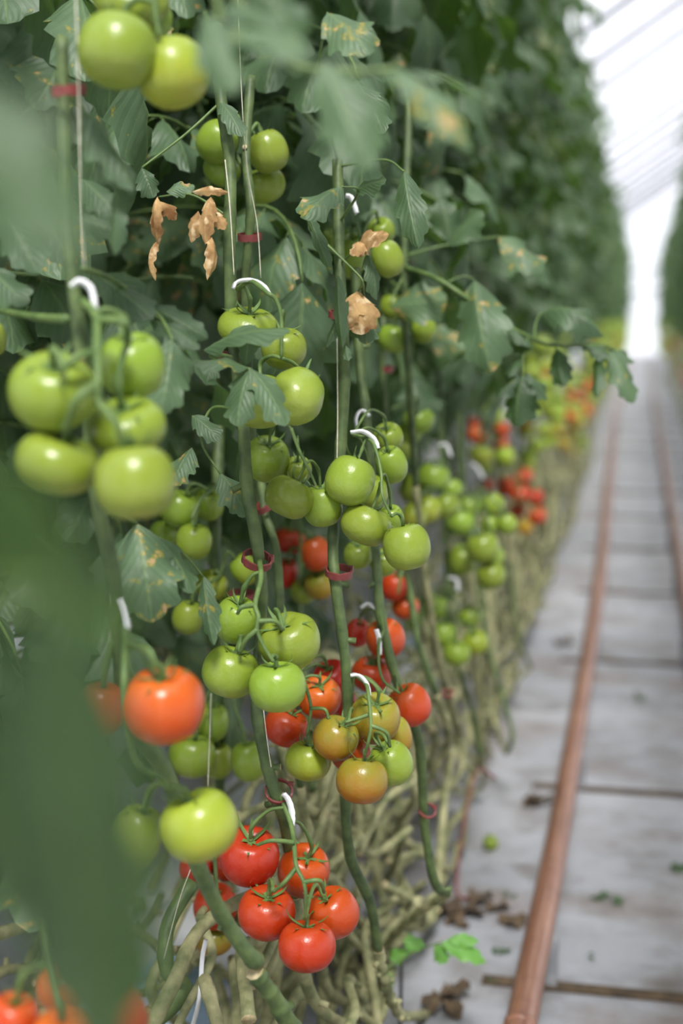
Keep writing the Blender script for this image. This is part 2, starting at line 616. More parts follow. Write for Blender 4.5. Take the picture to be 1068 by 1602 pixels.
ys = [G(860, 1545, 0).y, G(905, 1235, 0).y, G(930, 1035, 0).y, G(945, 927, 0).y]
while ys[-1] < 20: ys.append(ys[-1] + 1.22)
for j, y in enumerate(ys):
    xl, xr = x_at(left, y), x_at(right, y)
    lab = ['grey steel rail stand under the pipe, nearest one to the bottom edge', 'grey steel rail stand, second from the bottom edge along the pipe',
           'grey steel rail stand, third from the bottom edge along the pipe', 'grey steel rail stand, fourth from the bottom edge along the pipe'][j] if j < 4 else \
        'steel rail stand blurred far along the path, past the fourth one'
    root = empty('rail_stand', Vector(((xl + xr) / 2, y, 0)), lab, 'stand', 'rail stands under the heating pipes')
    mb = MB()
    box(mb, (xl - 0.1, y - 0.016, 0.001), (xr + 0.3, y + 0.016, 0.006))
    part('base_bar', mb, M['soil'], root, False)
    for x, sg in ((xl, 1), (xr, -1)):
        mb = MB()
        box(mb, (x + 0.02 * sg - 0.014, y - 0.005, 0.006), (x + 0.02 * sg + 0.014, y + 0.05, RAIL_Z - 0.01))
        pass
        part('upright', mb, M['steel'], root, False)

# scraps on the floor
rg = random.Random(5)
scr = [(752, 1432, .10, 'soil', 'dark crumbled leaf heap on grey floor left of the rusty pipe'), (700, 1432, .06, 'soil', 'small dark crumb pile beside the crumbled leaf heap on the floor'),
       (838, 1256, .07, 'soil', 'flat dark scrap on the floor close against the rusty pipe'), (970, 1408, .05, 'leaf', 'green leaf scrap on the grey floor right of the rusty pipe'),
       (920, 1498, .018, 'leaf', 'tiny dark crumb on the floor near the right rail stand'), (775, 1540, .02, 'leaf', 'tiny leaf crumb on the floor near the pipe end'),
       (682, 1572, .07, 'soil', 'brown leaf litter clump on the floor by the vine roots'), (1013, 1090, .05, 'leaf', 'green leaf scrap on the path beyond the second rail stand'),
       (1060, 1345, .07, 'leaf', 'leaf scrap on the path at the picture edge'), (1008, 866, .05, 'leaf', 'small pale green scrap lying between the two pipe rails'),
       (770, 1488, .035, 'leaf', 'dark leaf scrap on the floor beside the bright green shoot'), (880, 1005, .06, 'soil', 'dark smear of crumbs left of the pipe, far down'),
       (800, 1405, .025, 'leaf', 'small green scrap on the floor right of the crumbled heap')]
for px, py, s, mt, lab in scr:
    p = G(px, py, 0.004)
    mb = MB()
    for q in range(5 if mt == 'soil' else 2):
        b = p + Vector((rg.uniform(-1, 1) * s * .4, rg.uniform(-1, 1) * s * .3, 0.002 + q * 0.003))
        leaflet(mb, b, Vector((rg.uniform(-1, 1), rg.uniform(-1, 1), 0.05)), UP, s * rg.uniform(.6, 1), s * .5, rg, 0.5, -0.2, 0.5, 7, 2, .4, 3, 0, 0.3)
    lone('leaf_scrap', mb, M['soil'] if mt == 'soil' else M['leaf'], lab, 'leaf scrap', 'scraps on the greenhouse floor')

# bent wire pegs on the floor
mb = MB()
p0, p1, p2 = G(748, 1185, 0.22), G(714, 1388, 0.03), G(748, 1402, 0.004)
tube(mb, catmull([G(775, 1218, .18), G(742, 1213, .2), p1 + Vector((0, 0, 0)), p2], 24), 0.0032, 6)
lone('wire_hook', mb, M['clip'], 'thin bent maroon wire hook standing on the floor beside the vine tangle', 'wire')
mb = MB()
tube(mb, [G(566, 1470, .12) , G(563, 1520, .1), G(556, 1605, 0.01)], 0.006, 7)
lone('drip_peg', mb, M['hose'], 'thin dark upright peg among the vine roots near the bottom edge', 'peg')
mb = MB()
tube(mb, [G(628, 1500, .15), G(626, 1605, .02)], 0.003, 6)
lone('drip_peg', mb, M['hose'], 'thin dark upright wire by the grey floor edge at the bottom', 'peg')

# white growing bags on the ground under both rows
rg = random.Random(8)
for row, (x0, w, ya, yb, lab) in enumerate(((-0.98, 0.30, 0.9, 9, 'white film growing bag lying under the vine tangle'), (0.62, 0.3, 7, 20, 'white film growing bag under the far right-hand row'))):
    y = ya
    while y < yb:
        ln = 0.98
        mb = MB()
        na, nb = 10, 12
        rows = []
        for i in range(nb + 1):
            t = i / nb
            e = min(1, (1 - abs(2 * t - 1)) * 5) ** 0.5 if 0 < t < 1 else 0
            ring = []
            for q in range(na):
                a = math.pi * q / (na - 1)
                ring.append(mb.vert((x0 + w / 2 - math.cos(a) * w / 2 * (0.85 + 0.15 * e), y + t * ln, 0.004 + math.sin(a) ** 0.6 * 0.10 * e + rg.uniform(0, .006))))
            rows.append(ring)
        for i in range(nb):
            for q in range(na - 1):
                mb.face((rows[i][q], rows[i][q + 1], rows[i + 1][q + 1], rows[i + 1][q]))
        lone('growing_bag', mb, M['bag'], lab, 'growing bag', lab + 's', Vector((x0 + w / 2, y + .5, 0)))
        y += 1.0
mb = MB()
tube(mb, catmull([W(322, 1470, 1.75), W(316, 1500, 1.75), W(312, 1560, 1.75), W(300, 1610, 1.8)], 16), 0.003, 7)
lone('drip_tube', mb, M['white'], 'thin white drip tube hanging behind the turning-green tomato near the bottom', 'tube')
# ------------------------------------------------------------------ tomato plants
PL = {}
rng = random.Random(21)


def plant(key, label, pts, r, old_from=None, base=None, taper=1.0, group=None, node=0.085, stubs=True):
    """pts = (px, py, depth) down the stem"""
    P = [W(*p) for p in pts]
    b = base if base is not None else Vector((P[-1].x - 0.05, P[-1].y + .05, 0))
    root = empty('tomato_plant', b, label, 'plant', group or 'tomato plants of the left row')
    mb = MB()
    C = vine(mb, P, r, rng, taper=taper, node=node, stubs=stubs, stub_share=0.3)
    part('stem', mb, [M['stem'], M['scar']], root)
    PL[key] = root
    if old_from is not None:
        mb = MB()
        q = [P[-1]] + [Vector(v) for v in old_from]
        vine(mb, q, r * taper * 1.05, rng, kink=0.002)
        part('lowered_stem', mb, [M['bare'], M['scar']], root)
    return root


def off(p, *ds):
    out = []
    q = Vector(p)
    for d in ds:
        q = q + Vector(d)
        out.append(q.copy())
    return out


# foreground plant just outside the left edge: only its leaves reach in
root = empty('tomato_plant', Vector((-0.46, 0.30, 0)), 'tomato plant out of focus at the left edge, only its close blurred leaves showing', 'plant', 'tomato plants of the left row')
mb = MB()
vine(mb, [Vector((-0.46, 0.30, 0.01)), Vector((-0.45, 0.33, 0.7)), Vector((-0.44, 0.31, 1.3)), Vector((-0.45, 0.3, 1.9))], 0.006, rng, node=0.2)
part('stem', mb, [M['stem'], M['scar']], root)
PL['P0'] = root

plant('P1', 'tomato plant of the thick stem furthest left, bearing five big green tomatoes',
      [(97, 58, 1.28), (101, 200, 1.28), (108, 380, 1.27), (124, 520, 1.27), (140, 650, 1.28), (152, 780, 1.3), (178, 900, 1.32), (187, 1000, 1.34), (204, 1130, 1.38),
       (258, 1205, 1.42), (306, 1345, 1.46), (346, 1430, 1.5), (392, 1497, 1.52), (401, 1502, 1.53)], 0.0058, None, taper=1.72)
mb = MB()
vine(mb, [W(398, 1520, 1.53), W(428, 1560, 1.56), W(470, 1620, 1.62), W(560, 1680, 1.9)], 0.0105, rng)
part('lowered_stem', mb, [M['stem'], M['scar']], PL['P1'])

plant('P2', 'tomato plant whose ringed stem rises past the drooping grey leaf',
      [(338, 40, 1.72), (345, 150, 1.7), (360, 260, 1.69), (359, 380, 1.68), (364, 520, 1.69), (380, 660, 1.69), (386, 760, 1.68), (402, 850, 1.66), (409, 930, 1.68), (404, 1060, 1.7),
       (402, 1120, 1.7), (416, 1190, 1.69), (432, 1245, 1.69), (447, 1295, 1.71), (462, 1400, 1.8)], 0.0078,
      None)
mb = MB()
vine(mb, [W(462, 1400, 1.8), W(480, 1540, 1.9), W(530, 1600, 2.0), W(640, 1640, 2.3)], 0.009, rng)
part('lowered_stem', mb, [M['bare'], M['scar']], PL['P2'])

plant('P2b', 'tomato plant with the pale split stem right beside the upper green foursome',
      [(392, 120, 1.8), (385, 240, 1.78), (392, 330, 1.76), (384, 440, 1.78), (388, 560, 1.82), (392, 640, 1.9), (400, 800, 2.0), (420, 1000, 2.15), (440, 1200, 2.25)], 0.0062,
      [W(450, 1350, 2.3), W(520, 1500, 2.4), W(600, 1560, 2.7)])

plant('P3', 'tomato plant of the straight middle stem ringed below the green cluster',
      [(528, 250, 1.84), (531, 400, 1.82), (539, 560, 1.8), (535, 670, 1.79), (521, 840, 1.78), (526, 920, 1.77), (540, 1030, 1.78), (544, 1130, 1.8), (540, 1240, 1.82), (548, 1340, 1.86),
       (578, 1410, 1.92), (592, 1485, 1.98)], 0.0074, [W(610, 1560, 2.05), W(640, 1590, 2.25), W(700, 1560, 2.9), W(720, 1450, 3.6)])

plant('P4', 'tomato plant whose stem bends past the rightmost orange-red tomato',
      [(556, 420, 2.02), (562, 560, 2.0), (576, 680, 1.98), (589, 880, 1.96), (597, 970, 1.96), (622, 1070, 1.97), (655, 1160, 2.0), (664, 1290, 2.06), (680, 1380, 2.1), (700, 1398, 2.15)], 0.0072,
      [W(640, 1440, 2.3), W(600, 1480, 2.5), W(640, 1430, 3.0)])

plant('P5', 'tomato plant of the thin stem behind the two middle green tomatoes',
      [(405, 690, 1.96), (412, 790, 1.94), (432, 860, 1.92), (440, 970, 1.92), (450, 1100, 1.97), (470, 1230, 2.02)], 0.006, [W(490, 1350, 2.1), W(560, 1480, 2.3), W(620, 1500, 2.6)])

plant('P6', 'tomato plant of the dark stem under the two upper middle green tomatoes',
      [(604, 420, 2.5), (598, 540, 2.45), (602, 650, 2.45), (612, 800, 2.45), (640, 920, 2.45), (655, 1010, 2.45), (682, 1085, 2.5)], 0.0062, [W(700, 1160, 2.6), W(650, 1260, 2.8), W(690, 1230, 3.4)])
plant('P7', 'tomato plant of the stem left of the small green cluster above the grey floor',
      [(684, 500, 3.0), (688, 620, 3.0), (692, 740, 3.0), (698, 880, 3.0), (703, 1000, 3.0), (722, 1060, 3.0), (735, 1100, 3.05), (752, 1185, 3.1)], 0.006, [W(745, 1190, 3.15), W(700, 1140, 3.4), W(720, 1120, 4)])
plant('P8', 'tomato plant with a dark stem left of the far yellow and orange tomatoes',
      [(716, 480, 3.5), (718, 600, 3.5), (722, 740, 3.5), (738, 850, 3.5), (750, 920, 3.5), (768, 1030, 3.5), (798, 1130, 3.5), (800, 1160, 3.5), (792, 1178, 3.55)], 0.0062, [W(770, 1120, 3.7), W(760, 1080, 4.2)])
plant('P9', 'tomato plant whose stem carries the far bright red cluster',
      [(766, 480, 4.3), (770, 640, 4.3), (778, 740, 4.3), (790, 830, 4.3), (800, 920, 4.3), (812, 1000, 4.3), (830, 1045, 4.35)], 0.0062, [W(800, 1060, 4.4), W(790, 1000, 5)])
plant('P10', 'tomato plant of the pale old stem behind the upright stems, next to green fruit',
      [(345, 620, 2.2), (338, 800, 2.15), (338, 890, 2.15), (348, 1000, 2.15), (350, 1120, 2.15), (343, 1240, 2.2)], 0.0088, [W(330, 1320, 2.2), W(260, 1480, 2.1), W(240, 1560, 2.1), W(330, 1640, 2.3)])
plant('P11', 'tomato plant with a pale stem behind the red tomatoes in the middle distance',
      [(470, 760, 2.5), (462, 860, 2.45), (468, 960, 2.45), (480, 1100, 2.4), (490, 1240, 2.4)], 0.0068, [W(500, 1330, 2.5), W(560, 1400, 2.7), W(620, 1330, 3.2)])
plant('P12', 'tomato plant of the arched old stem low at the left beside the white bags',
      [(300, 1380, 1.85), (262, 1450, 1.82), (262, 1520, 1.8), (290, 1545, 1.8), (250, 1590, 1.8), (180, 1640, 1.8)], 0.0105, None, taper=1.1)

# ---------------- leaf meshes for the mass of the rows
def foliage_mesh(seed, z0, z1, step, reach, nl, nc, stalks=True):
    r = random.Random(seed)
    mb = MB()
    z = z0
    a = r.uniform(0, 6.28)
    while z < z1:
        a += 2.4 + r.uniform(-.5, .5)
        compound_leaf(mb, (0.006 * math.cos(a), 0.006 * math.sin(a), z), (math.cos(a), math.sin(a)), reach * r.uniform(0.75, 1.2), r, nl, nc, 1.0,
                      r.uniform(0.9, 2.1), r.uniform(0.1, 0.8), 3)
        z += step * r.uniform(0.6, 1.4)
    me = mb.mesh('foliage')
    me.materials.append(M['leaf'])
    me.materials.append(M['stalk'])
    return me


def stem_mesh(seed, z0, z1, r0):
    r = random.Random(seed)
    mb = MB()
    pts = [Vector((r.uniform(-.02, .02), r.uniform(-.03, .03), z0 + (z1 - z0) * i / 7)) for i in range(8)]
    vine(mb, pts, r0, r, step=0.035, nseg=7, node=0.12)
    me = mb.mesh('stem')
    me.materials.append(M['stem'])
    me.materials.append(M['scar'])
    return me


NEARF = [foliage_mesh(100 + i, 1.18, 3.05, 0.055, 0.34, 12, 3) for i in range(4)]
LOWF = [foliage_mesh(120 + i, 0.62, 2.6, 0.07, 0.36, 12, 3) for i in range(3)]
FARF = [foliage_mesh(140 + i, 1.12, 3.1, 0.046, 0.34, 8, 2) for i in range(4)]
CROWF = [foliage_mesh(160 + i, 0.25, 2.7, 0.06, 0.42, 8, 2) for i in range(3)]
STEMS = [stem_mesh(180 + i, 0.02, 3.0, 0.0072) for i in range(4)]
rp = random.Random(33)


def bulk(x, y, fol, label, group, stem=True, sc=1.0):
    root = empty('tomato_plant', Vector((x, y, 0)), label, 'plant', group)
    root.rotation_euler = (0, 0, rp.uniform(0, 6.28))
    root.scale = (sc, sc, 1)
    link('foliage', rp.choice(fol), None, root)
    if stem:
        link('stem', rp.choice(STEMS), None, root)
    return root


g1 = 'leafy plants of the left row'
l1 = 'tall leafy tomato plant in the left row beyond the two nearest stems'
y = 2.15
while y < 46:
    if y < 5.5:
        bulk(-0.66 + rp.uniform(-.05, .05), y, NEARF, l1, g1, y > 4.2)
    else:
        bulk(-0.70 + rp.uniform(-.09, .06), y, FARF, 'tall leafy tomato plant blurred far down the left row', 'far plants of the left row')
    y += 0.27 if y < 6 else (0.36 if y < 14 else 0.6)
y = 1.45
while y < 10:
    bulk(-1.0 + rp.uniform(-.06, .06), y, LOWF if y < 5.5 else NEARF, 'dark leafy tomato plant close behind the front stems', 'plants of the second line behind the front stems', True)
    y += 0.26 if y < 3.5 else 0.5
y = 1.2
while y < 22:
    bulk(-2.0 + rp.uniform(-.1, .1), y, CROWF, 'leafy tomato plant across the next path, glimpsed between the stems', 'plants across the next path')
    y += 0.42 if y < 8 else 0.7
y = 6.0
while y < 46:
    bulk(0.76 + rp.uniform(-.05, .09), y, FARF, 'tall leafy tomato plant blurred in the row right of the path', 'plants of the right row')
    y += 0.4 if y < 20 else 0.65

for y in (-1.3, -0.95, -0.6, -0.25):  # unseen plants behind the camera, added to hold back sky light from behind
    bulk(-0.78 + rp.uniform(-.05, .05), y, FARF, 'unseen leafy tomato plant of the left row behind the camera, added for shade', 'unseen plants added at the left row nearest end')
y = -1.0
while y < 6:  # out-of-view stretch of the right row, added to block side light
    bulk(0.80 + rp.uniform(-.05, .05), y, FARF, 'unseen leafy tomato plant in the near stretch of the right row, added to block side light', 'unseen plants added in the near right row')
    y += 0.45
# ---------------- leaves one can pick out
def hand_leaf(key, lf, stalks=(), mat='leaf', seed=1, nl=18, nc=4, name='leaf', label=None, tilt=0.55, wk=0.82):
    """lf: list of (base px,py,d, tip px,py,d, width px, curl, fold, roll, rnd); stalks: lists of (px,py,d) + radius"""
    r = random.Random(seed)
    mb = MB()
    for b0, b1, bd, t0, t1, td, wpx, curl, fold, roll, rnd in lf:
        B, T = W(b0, b1, bd), W(t0, t1, td)
        d = T - B
        L = d.length
        toc = (CAM - B).normalized()
        n = (toc * 0.75 + UP * tilt).normalized()
        n = Quaternion(d.normalized(), roll) @ n
        s = d.normalized().cross((n - d.normalized() * n.dot(d.normalized())).normalized())
        chord = math.sin(curl / 2) / (curl / 2) if abs(curl) > 0.01 else 1
        dd = Quaternion(s, curl / 2) @ d.normalized()
        leaflet(mb, B, dd, n, L / chord, wk * wpx * bd / F_PX, r, curl, fold, 0.28, nl, nc, 0.42, 3.8, 0, rnd)
    for pts, rad in stalks:
        P = catmull([W(*p) for p in pts], 5 * len(pts))
        tube(mb, P, [rad * (1 - 0.4 * i / (len(P) - 1)) for i in range(len(P))], 7, 1)
    o = part(name, mb, [M[mat], M['stalk']], PL[key])
    if label: o['label'] = label
    return o


# long leaf reaching out over the path
plant('PR', 'tomato plant in the row behind, its long spotted leaf reaching out over the path', [(640, 150, 2.35), (632, 420, 2.3), (640, 600, 2.35), (650, 760, 2.5)], 0.0065, [W(680, 1000, 2.6), W(720, 1150, 2.9)])
hand_leaf('PR', [(742, 438, 2.2, 768, 585, 2.16, 104, 0.9, 0.55, 0.2, 0.85), (845, 492, 2.27, 943, 532, 2.22, 84, 2.0, 0.8, -0.3, 0.6),
                 (818, 585, 2.2, 808, 668, 2.2, 70, 0.9, 0.6, 0.3, 0.1), (812, 588, 2.2, 776, 622, 2.2, 42, 0.5, 0.5, 0.4, 0.3), (824, 582, 2.2, 856, 625, 2.2, 44, 0.6, 0.5, -0.5, 0.3),
                 (815, 560, 2.22, 795, 590, 2.2, 30, 0.6, 0.5, 0.4, 0.3),
                 (870, 545, 2.28, 882, 605, 2.26, 44, 0.4, 0.6, 0.2, 0.3), (940, 548, 2.3, 934, 624, 2.26, 36, 0.6, 0.5, 0.7, 0.5), (955, 548, 2.3, 990, 632, 2.28, 52, 0.6, 0.35, -0.3, 0.88),
                 (950, 545, 2.32, 992, 568, 2.3, 34, 0.8, 0.4, -0.5, 0.6), (770, 490, 2.22, 830, 545, 2.2, 40, 0.5, 0.4, -0.6, 0.4), (905, 535, 2.3, 955, 560, 2.28, 40, 0.6, 0.4, -0.4, 0.5),
                 (790, 535, 2.25, 830, 550, 2.2, 26, 0.3, 0.3, 0.1, 0.2)],
          [([(632, 418, 2.3), (690, 440, 2.2), (770, 495, 2.2), (825, 526, 2.22), (870, 541, 2.27), (935, 540, 2.3), (960, 547, 2.31)], 0.0042), ([(835, 528, 2.23), (838, 505, 2.25), (845, 490, 2.27)], 0.0022),
           ([(826, 526, 2.22), (818, 555, 2.21), (818, 588, 2.2)], 0.0018), ([(700, 442, 2.2), (725, 432, 2.2), (742, 438, 2.2)], 0.002), ([(868, 540, 2.27), (870, 548, 2.28)], 0.0015)], seed=3, label='long spotted leaf hanging over the path')
# drooping grey leaf over two green tomatoes
hand_leaf('P2', [(318, 548, 1.56, 456, 520, 1.5, 66, 0.7, 0.35, -0.25, 0.55), (388, 575, 1.52, 298, 570, 1.5, 62, 0.7, 0.4, 0.5, 0.85), (392, 578, 1.52, 372, 668, 1.5, 74, 0.7, 0.35, 0.3, 0.6),
                 (390, 575, 1.52, 446, 668, 1.5, 72, 0.6, 0.35, -0.35, 0.8), (384, 572, 1.53, 390, 522, 1.52, 36, 0.4, 0.3, 0, 0.4), (340, 565, 1.56, 322, 600, 1.54, 30, 0.5, 0.4, 0.2, 0.3)],
          [([(362, 560, 1.66), (345, 556, 1.6), (330, 558, 1.56), (360, 570, 1.54), (392, 578, 1.52)], 0.003)], seed=5, label='drooping grey-green leaf over two green tomatoes')
# grey leaf left of them
hand_leaf('P1', [(142, 425, 1.42, 240, 500, 1.4, 96, 0.5, 0.3, 0.0, 0.3), (240, 480, 1.42, 325, 530, 1.42, 52, 0.5, 0.4, 0.3, 0.3), (235, 500, 1.42, 312, 548, 1.4, 50, 0.6, 0.3, -0.2, 0.3),
                 (268, 530, 1.38, 250, 652, 1.36, 96, 0.7, 0.3, -0.2, 0.75), (262, 520, 1.4, 296, 600, 1.4, 60, 0.6, 0.4, -0.5, 0.5)],
          [([(130, 420, 1.3), (180, 440, 1.4), (245, 490, 1.42), (270, 532, 1.39)], 0.003)], seed=6)
hand_leaf('P1', [(128, 168, 1.3, 208, 300, 1.28, 88, 0.6, 0.7, -0.5, 0.5), (150, 240, 1.34, 205, 308, 1.32, 50, 0.5, 0.5, -0.3, 0.5), (185, 290, 1.3, 180, 400, 1.3, 42, 0.4, 0.6, 0.6, 0.3)],
          [([(102, 150, 1.28), (118, 160, 1.29), (130, 170, 1.3)], 0.003)], seed=7, label='folded bright green leaf')
hand_leaf('P1', [(0, 320, 1.35, 60, 430, 1.33, 90, 0.6, 0.4, 0.2, 0.4), (60, 330, 1.4, 110, 420, 1.38, 70, 0.5, 0.3, -0.2, 0.4), (-20, 420, 1.45, 40, 480, 1.42, 80, 0.5, 0.3, 0, 0.5), (130, 280, 1.42, 190, 350, 1.4, 70, 0.5, 0.3, 0, 0.4),
                 (120, 340, 1.4, 200, 370, 1.4, 60, 0.5, 0.3, 0.2, 0.4)],
          [([(105, 300, 1.28), (60, 310, 1.36), (0, 320, 1.36)], 0.0025), ([(106, 500, 1.28), (60, 496, 1.33), (0, 486, 1.4)], 0.0048)], seed=8)
# leaf below the green five
hand_leaf('P1', [(213, 818, 1.5, 238, 975, 1.47, 128, 0.6, 0.3, 0.0, 0.93), (205, 830, 1.52, 180, 930, 1.5, 80, 0.6, 0.4, 0.5, 0.6), (245, 840, 1.52, 300, 930, 1.5, 74, 0.7, 0.4, -0.4, 0.6), (318, 900, 1.58, 335, 1010, 1.56, 40, 0.5, 0.8, 0.3, 0.8)],
          [([(160, 800, 1.34), (190, 806, 1.45), (213, 818, 1.5)], 0.003), ([(225, 830, 1.5), (280, 860, 1.55), (318, 902, 1.58)], 0.002)], seed=9, label='dark leaf below the five big green tomatoes')
hand_leaf('P2', [(300, 700, 1.72, 270, 760, 1.7, 60, 0.5, 0.4, 0.3, 0.9), (345, 740, 1.72, 385, 810, 1.7, 62, 0.5, 0.3, -0.3, 0.95), (300, 650, 1.72, 345, 690, 1.7, 46, 0.5, 0.3, 0, 0.7)],
          [([(372, 640, 1.7), (330, 640, 1.74), (315, 690, 1.73), (345, 742, 1.72)], 0.0022)], seed=10)
# leaves of the middle stems
hand_leaf('P3', [(535, 292, 1.66, 476, 345, 1.62, 78, 0.7, 0.35, 0.2, 0.9), (632, 268, 1.75, 655, 390, 1.72, 60, 0.8, 0.6, 0.2, 0.55), (512, 20, 1.5, 578, 88, 1.46, 96, 0.6, 0.3, 0, 0.9), (480, 330, 1.7, 520, 430, 1.7, 26, 0.3, 0.8, 0.3, 0.4),
                 (560, 130, 1.7, 600, 210, 1.68, 70, 0.6, 0.4, 0, 0.5), (555, 300, 1.75, 605, 282, 1.72, 40, 0.6, 0.4, 0, 0.5)],
          [([(531, 400, 1.82), (500, 380, 1.72), (478, 340, 1.69)], 0.0022), ([(530, 350, 1.83), (560, 300, 1.75), (535, 292, 1.66)], 0.002), ([(529, 260, 1.84), (600, 250, 1.78), (632, 268, 1.75)], 0.002), ([(528, 250, 1.84), (500, 120, 1.6), (512, 20, 1.5)], 0.002)], seed=11)
hand_leaf('P3', [(528, 430, 1.72, 536, 545, 1.72, 30, 0.3, 0.9, 0.4, 0.6), (545, 470, 1.74, 510, 545, 1.74, 24, 0.5, 0.8, 0.2, 0.5), (540, 540, 1.73, 545, 565, 1.72, 18, 0.5, 0.6, 0.2, 0.9), (575, 395, 1.76, 588, 470, 1.76, 34, 0.7, 0.7, -0.4, 0.5)],
          [([(531, 400, 1.82), (500, 372, 1.76), (560, 430, 1.74), (568, 445, 1.74)], 0.002)], seed=12, label='thin limp leaf hanging along the stem')
hand_leaf('P3', [(552, 395, 1.78, 610, 368, 1.72, 46, 1.0, 0.4, 0.3, 0.99), (575, 380, 1.75, 548, 400, 1.74, 30, 1.2, 0.4, 0, 0.99)], [([(535, 410, 1.81), (552, 395, 1.78)], 0.0016)], mat='dry', seed=13, label='whitish withered leaf over a green tomato')
hand_leaf('P3', [(560, 455, 1.76, 565, 525, 1.74, 74, 1.1, 0.4, 0, 1.0), (556, 465, 1.76, 545, 515, 1.74, 50, 1.4, 0.4, 0.4, 1.0)], [([(568, 445, 1.74), (560, 455, 1.76)], 0.0016)], mat='dry', seed=14, label='tan blighted leaf')
hand_leaf('P3', [(570, 470, 1.78, 572, 540, 1.76, 66, 0.9, 0.4, -0.3, 0.98)], [([(568, 445, 1.74), (570, 470, 1.78)], 0.0016)], seed=15)
# withered curls
hand_leaf('P2', [(246, 308, 1.66, 250, 385, 1.66, 26, 1.6, 0.9, 0.4, 0.9), (248, 375, 1.66, 246, 440, 1.66, 22, 1.9, 1.0, 0.9, 0.9), (250, 315, 1.66, 275, 345, 1.66, 30, 1.0, 0.5, 0, 0.9), (330, 308, 1.66, 322, 385, 1.64, 34, 1.6, 0.9, 0.2, 0.9),
                 (326, 365, 1.65, 322, 440, 1.64, 26, 2.0, 0.9, -0.5, 0.9), (335, 330, 1.66, 352, 360, 1.65, 26, 1.0, 0.6, 0.2, 0.9), (310, 330, 1.68, 300, 380, 1.68, 26, 1.2, 0.6, 0.2, 0.9), (300, 300, 1.68, 358, 302, 1.66, 20, 0.8, 0.6, 0.3, 0.9)],
          [([(358, 340, 1.69), (300, 305, 1.7), (246, 308, 1.67)], 0.0018)], mat='dry', seed=16, label='curled tan withered leaf')
hand_leaf('P2', [(222, 262, 1.66, 240, 310, 1.66, 44, 0.4, 0.4, 0, 0.3), (260, 300, 1.66, 305, 292, 1.66, 34, 0.5, 0.3, 0, 0.9), (345, 160, 1.69, 378, 215, 1.66, 46, 0.5, 0.4, -0.2, 0.6)],
          [([(345, 160, 1.7), (290, 210, 1.68), (222, 262, 1.66)], 0.002)], seed=17)
# half-blurred leaves at the top
plant('PT', 'tomato plant just out of view above, its blurred leaves hanging in at the top', [(250, -330, 1.05), (330, -200, 1.02), (345, -60, 1.0), (352, -25, 1.0)], 0.005, None, base=Vector((-0.46, 0.95, 0)))
hand_leaf('PT', [(505, 95, 1.0, 578, 268, 0.98, 118, 0.4, 0.3, 0.2, 0.75), (618, 105, 1.0, 738, 240, 0.98, 80, 0.7, 0.5, -0.2, 0.9), (480, 110, 1.02, 395, 75, 1.0, 76, 0.4, 0.3, 0.6, 0.5), (560, 105, 1.02, 690, 150, 1.05, 90, 0.5, 0.3, -0.7, 0.6), (640, 110, 1.02, 770, 160, 1.04, 60, 0.5, 0.4, -0.9, 0.5)],
          [([(352, -25, 1.0), (420, 60, 1.0), (470, 105, 1.0), (560, 112, 1.0), (620, 108, 1.0)], 0.0035)], seed=18, label='blurred green leaf crossing the top')
hand_leaf('PT', [(318, 20, 0.9, 368, 150, 0.88, 90, 0.5, 0.4, 0.3, 0.7), (345, 40, 0.9, 492, 92, 0.86, 84, 0.5, 0.35, -0.3, 0.8), (350, 10, 0.92, 440, 40, 0.9, 80, 0.5, 0.3, -0.4, 0.4), (400, -30, 0.95, 470, 70, 0.95, 110, 0.5, 0.3, 0, 0.3)],
          [([(352, -25, 1.0), (340, -10, 0.95), (345, 40, 0.9)], 0.003)], seed=19, label='blurred grey leaf near the top')
# very close, fully blurred leaves
hand_leaf('P0', [(-110, 90, 0.42, 120, 400, 0.40, 260, 0.5, 0.3, 0.5, 0.3)], [([(-700, 40, 0.40), (-300, 60, 0.42), (-110, 90, 0.42)], 0.002)], seed=20, tilt=2.2, wk=0.75, label='pale blurred leaf at the upper left')
hand_leaf('P0', [(-100, 700, 0.34, 190, 985, 0.44, 260, 0.6, 0.3, 0.2, 0.0), (-120, 690, 0.36, 90, 820, 0.42, 160, 0.5, 0.3, 0.2, 0.0)], [([(-700, 600, 0.40), (-300, 640, 0.41), (-100, 700, 0.34)], 0.002)], seed=23, tilt=-0.15, wk=0.75, label='dark blurred leaf at the left edge')
hand_leaf('P0', [(70, 930, 0.33, 165, 1650, 0.45, 450, 0.5, 0.25, 0.1, 0.0), (-150, 1010, 0.35, 60, 1400, 0.42, 300, 0.5, 0.25, 0.4, 0.0)], [([(-700, 900, 0.40), (-250, 930, 0.40), (70, 932, 0.33)], 0.002)], seed=24, tilt=-0.35, wk=0.66, label='large blurred leaf over the lower left')
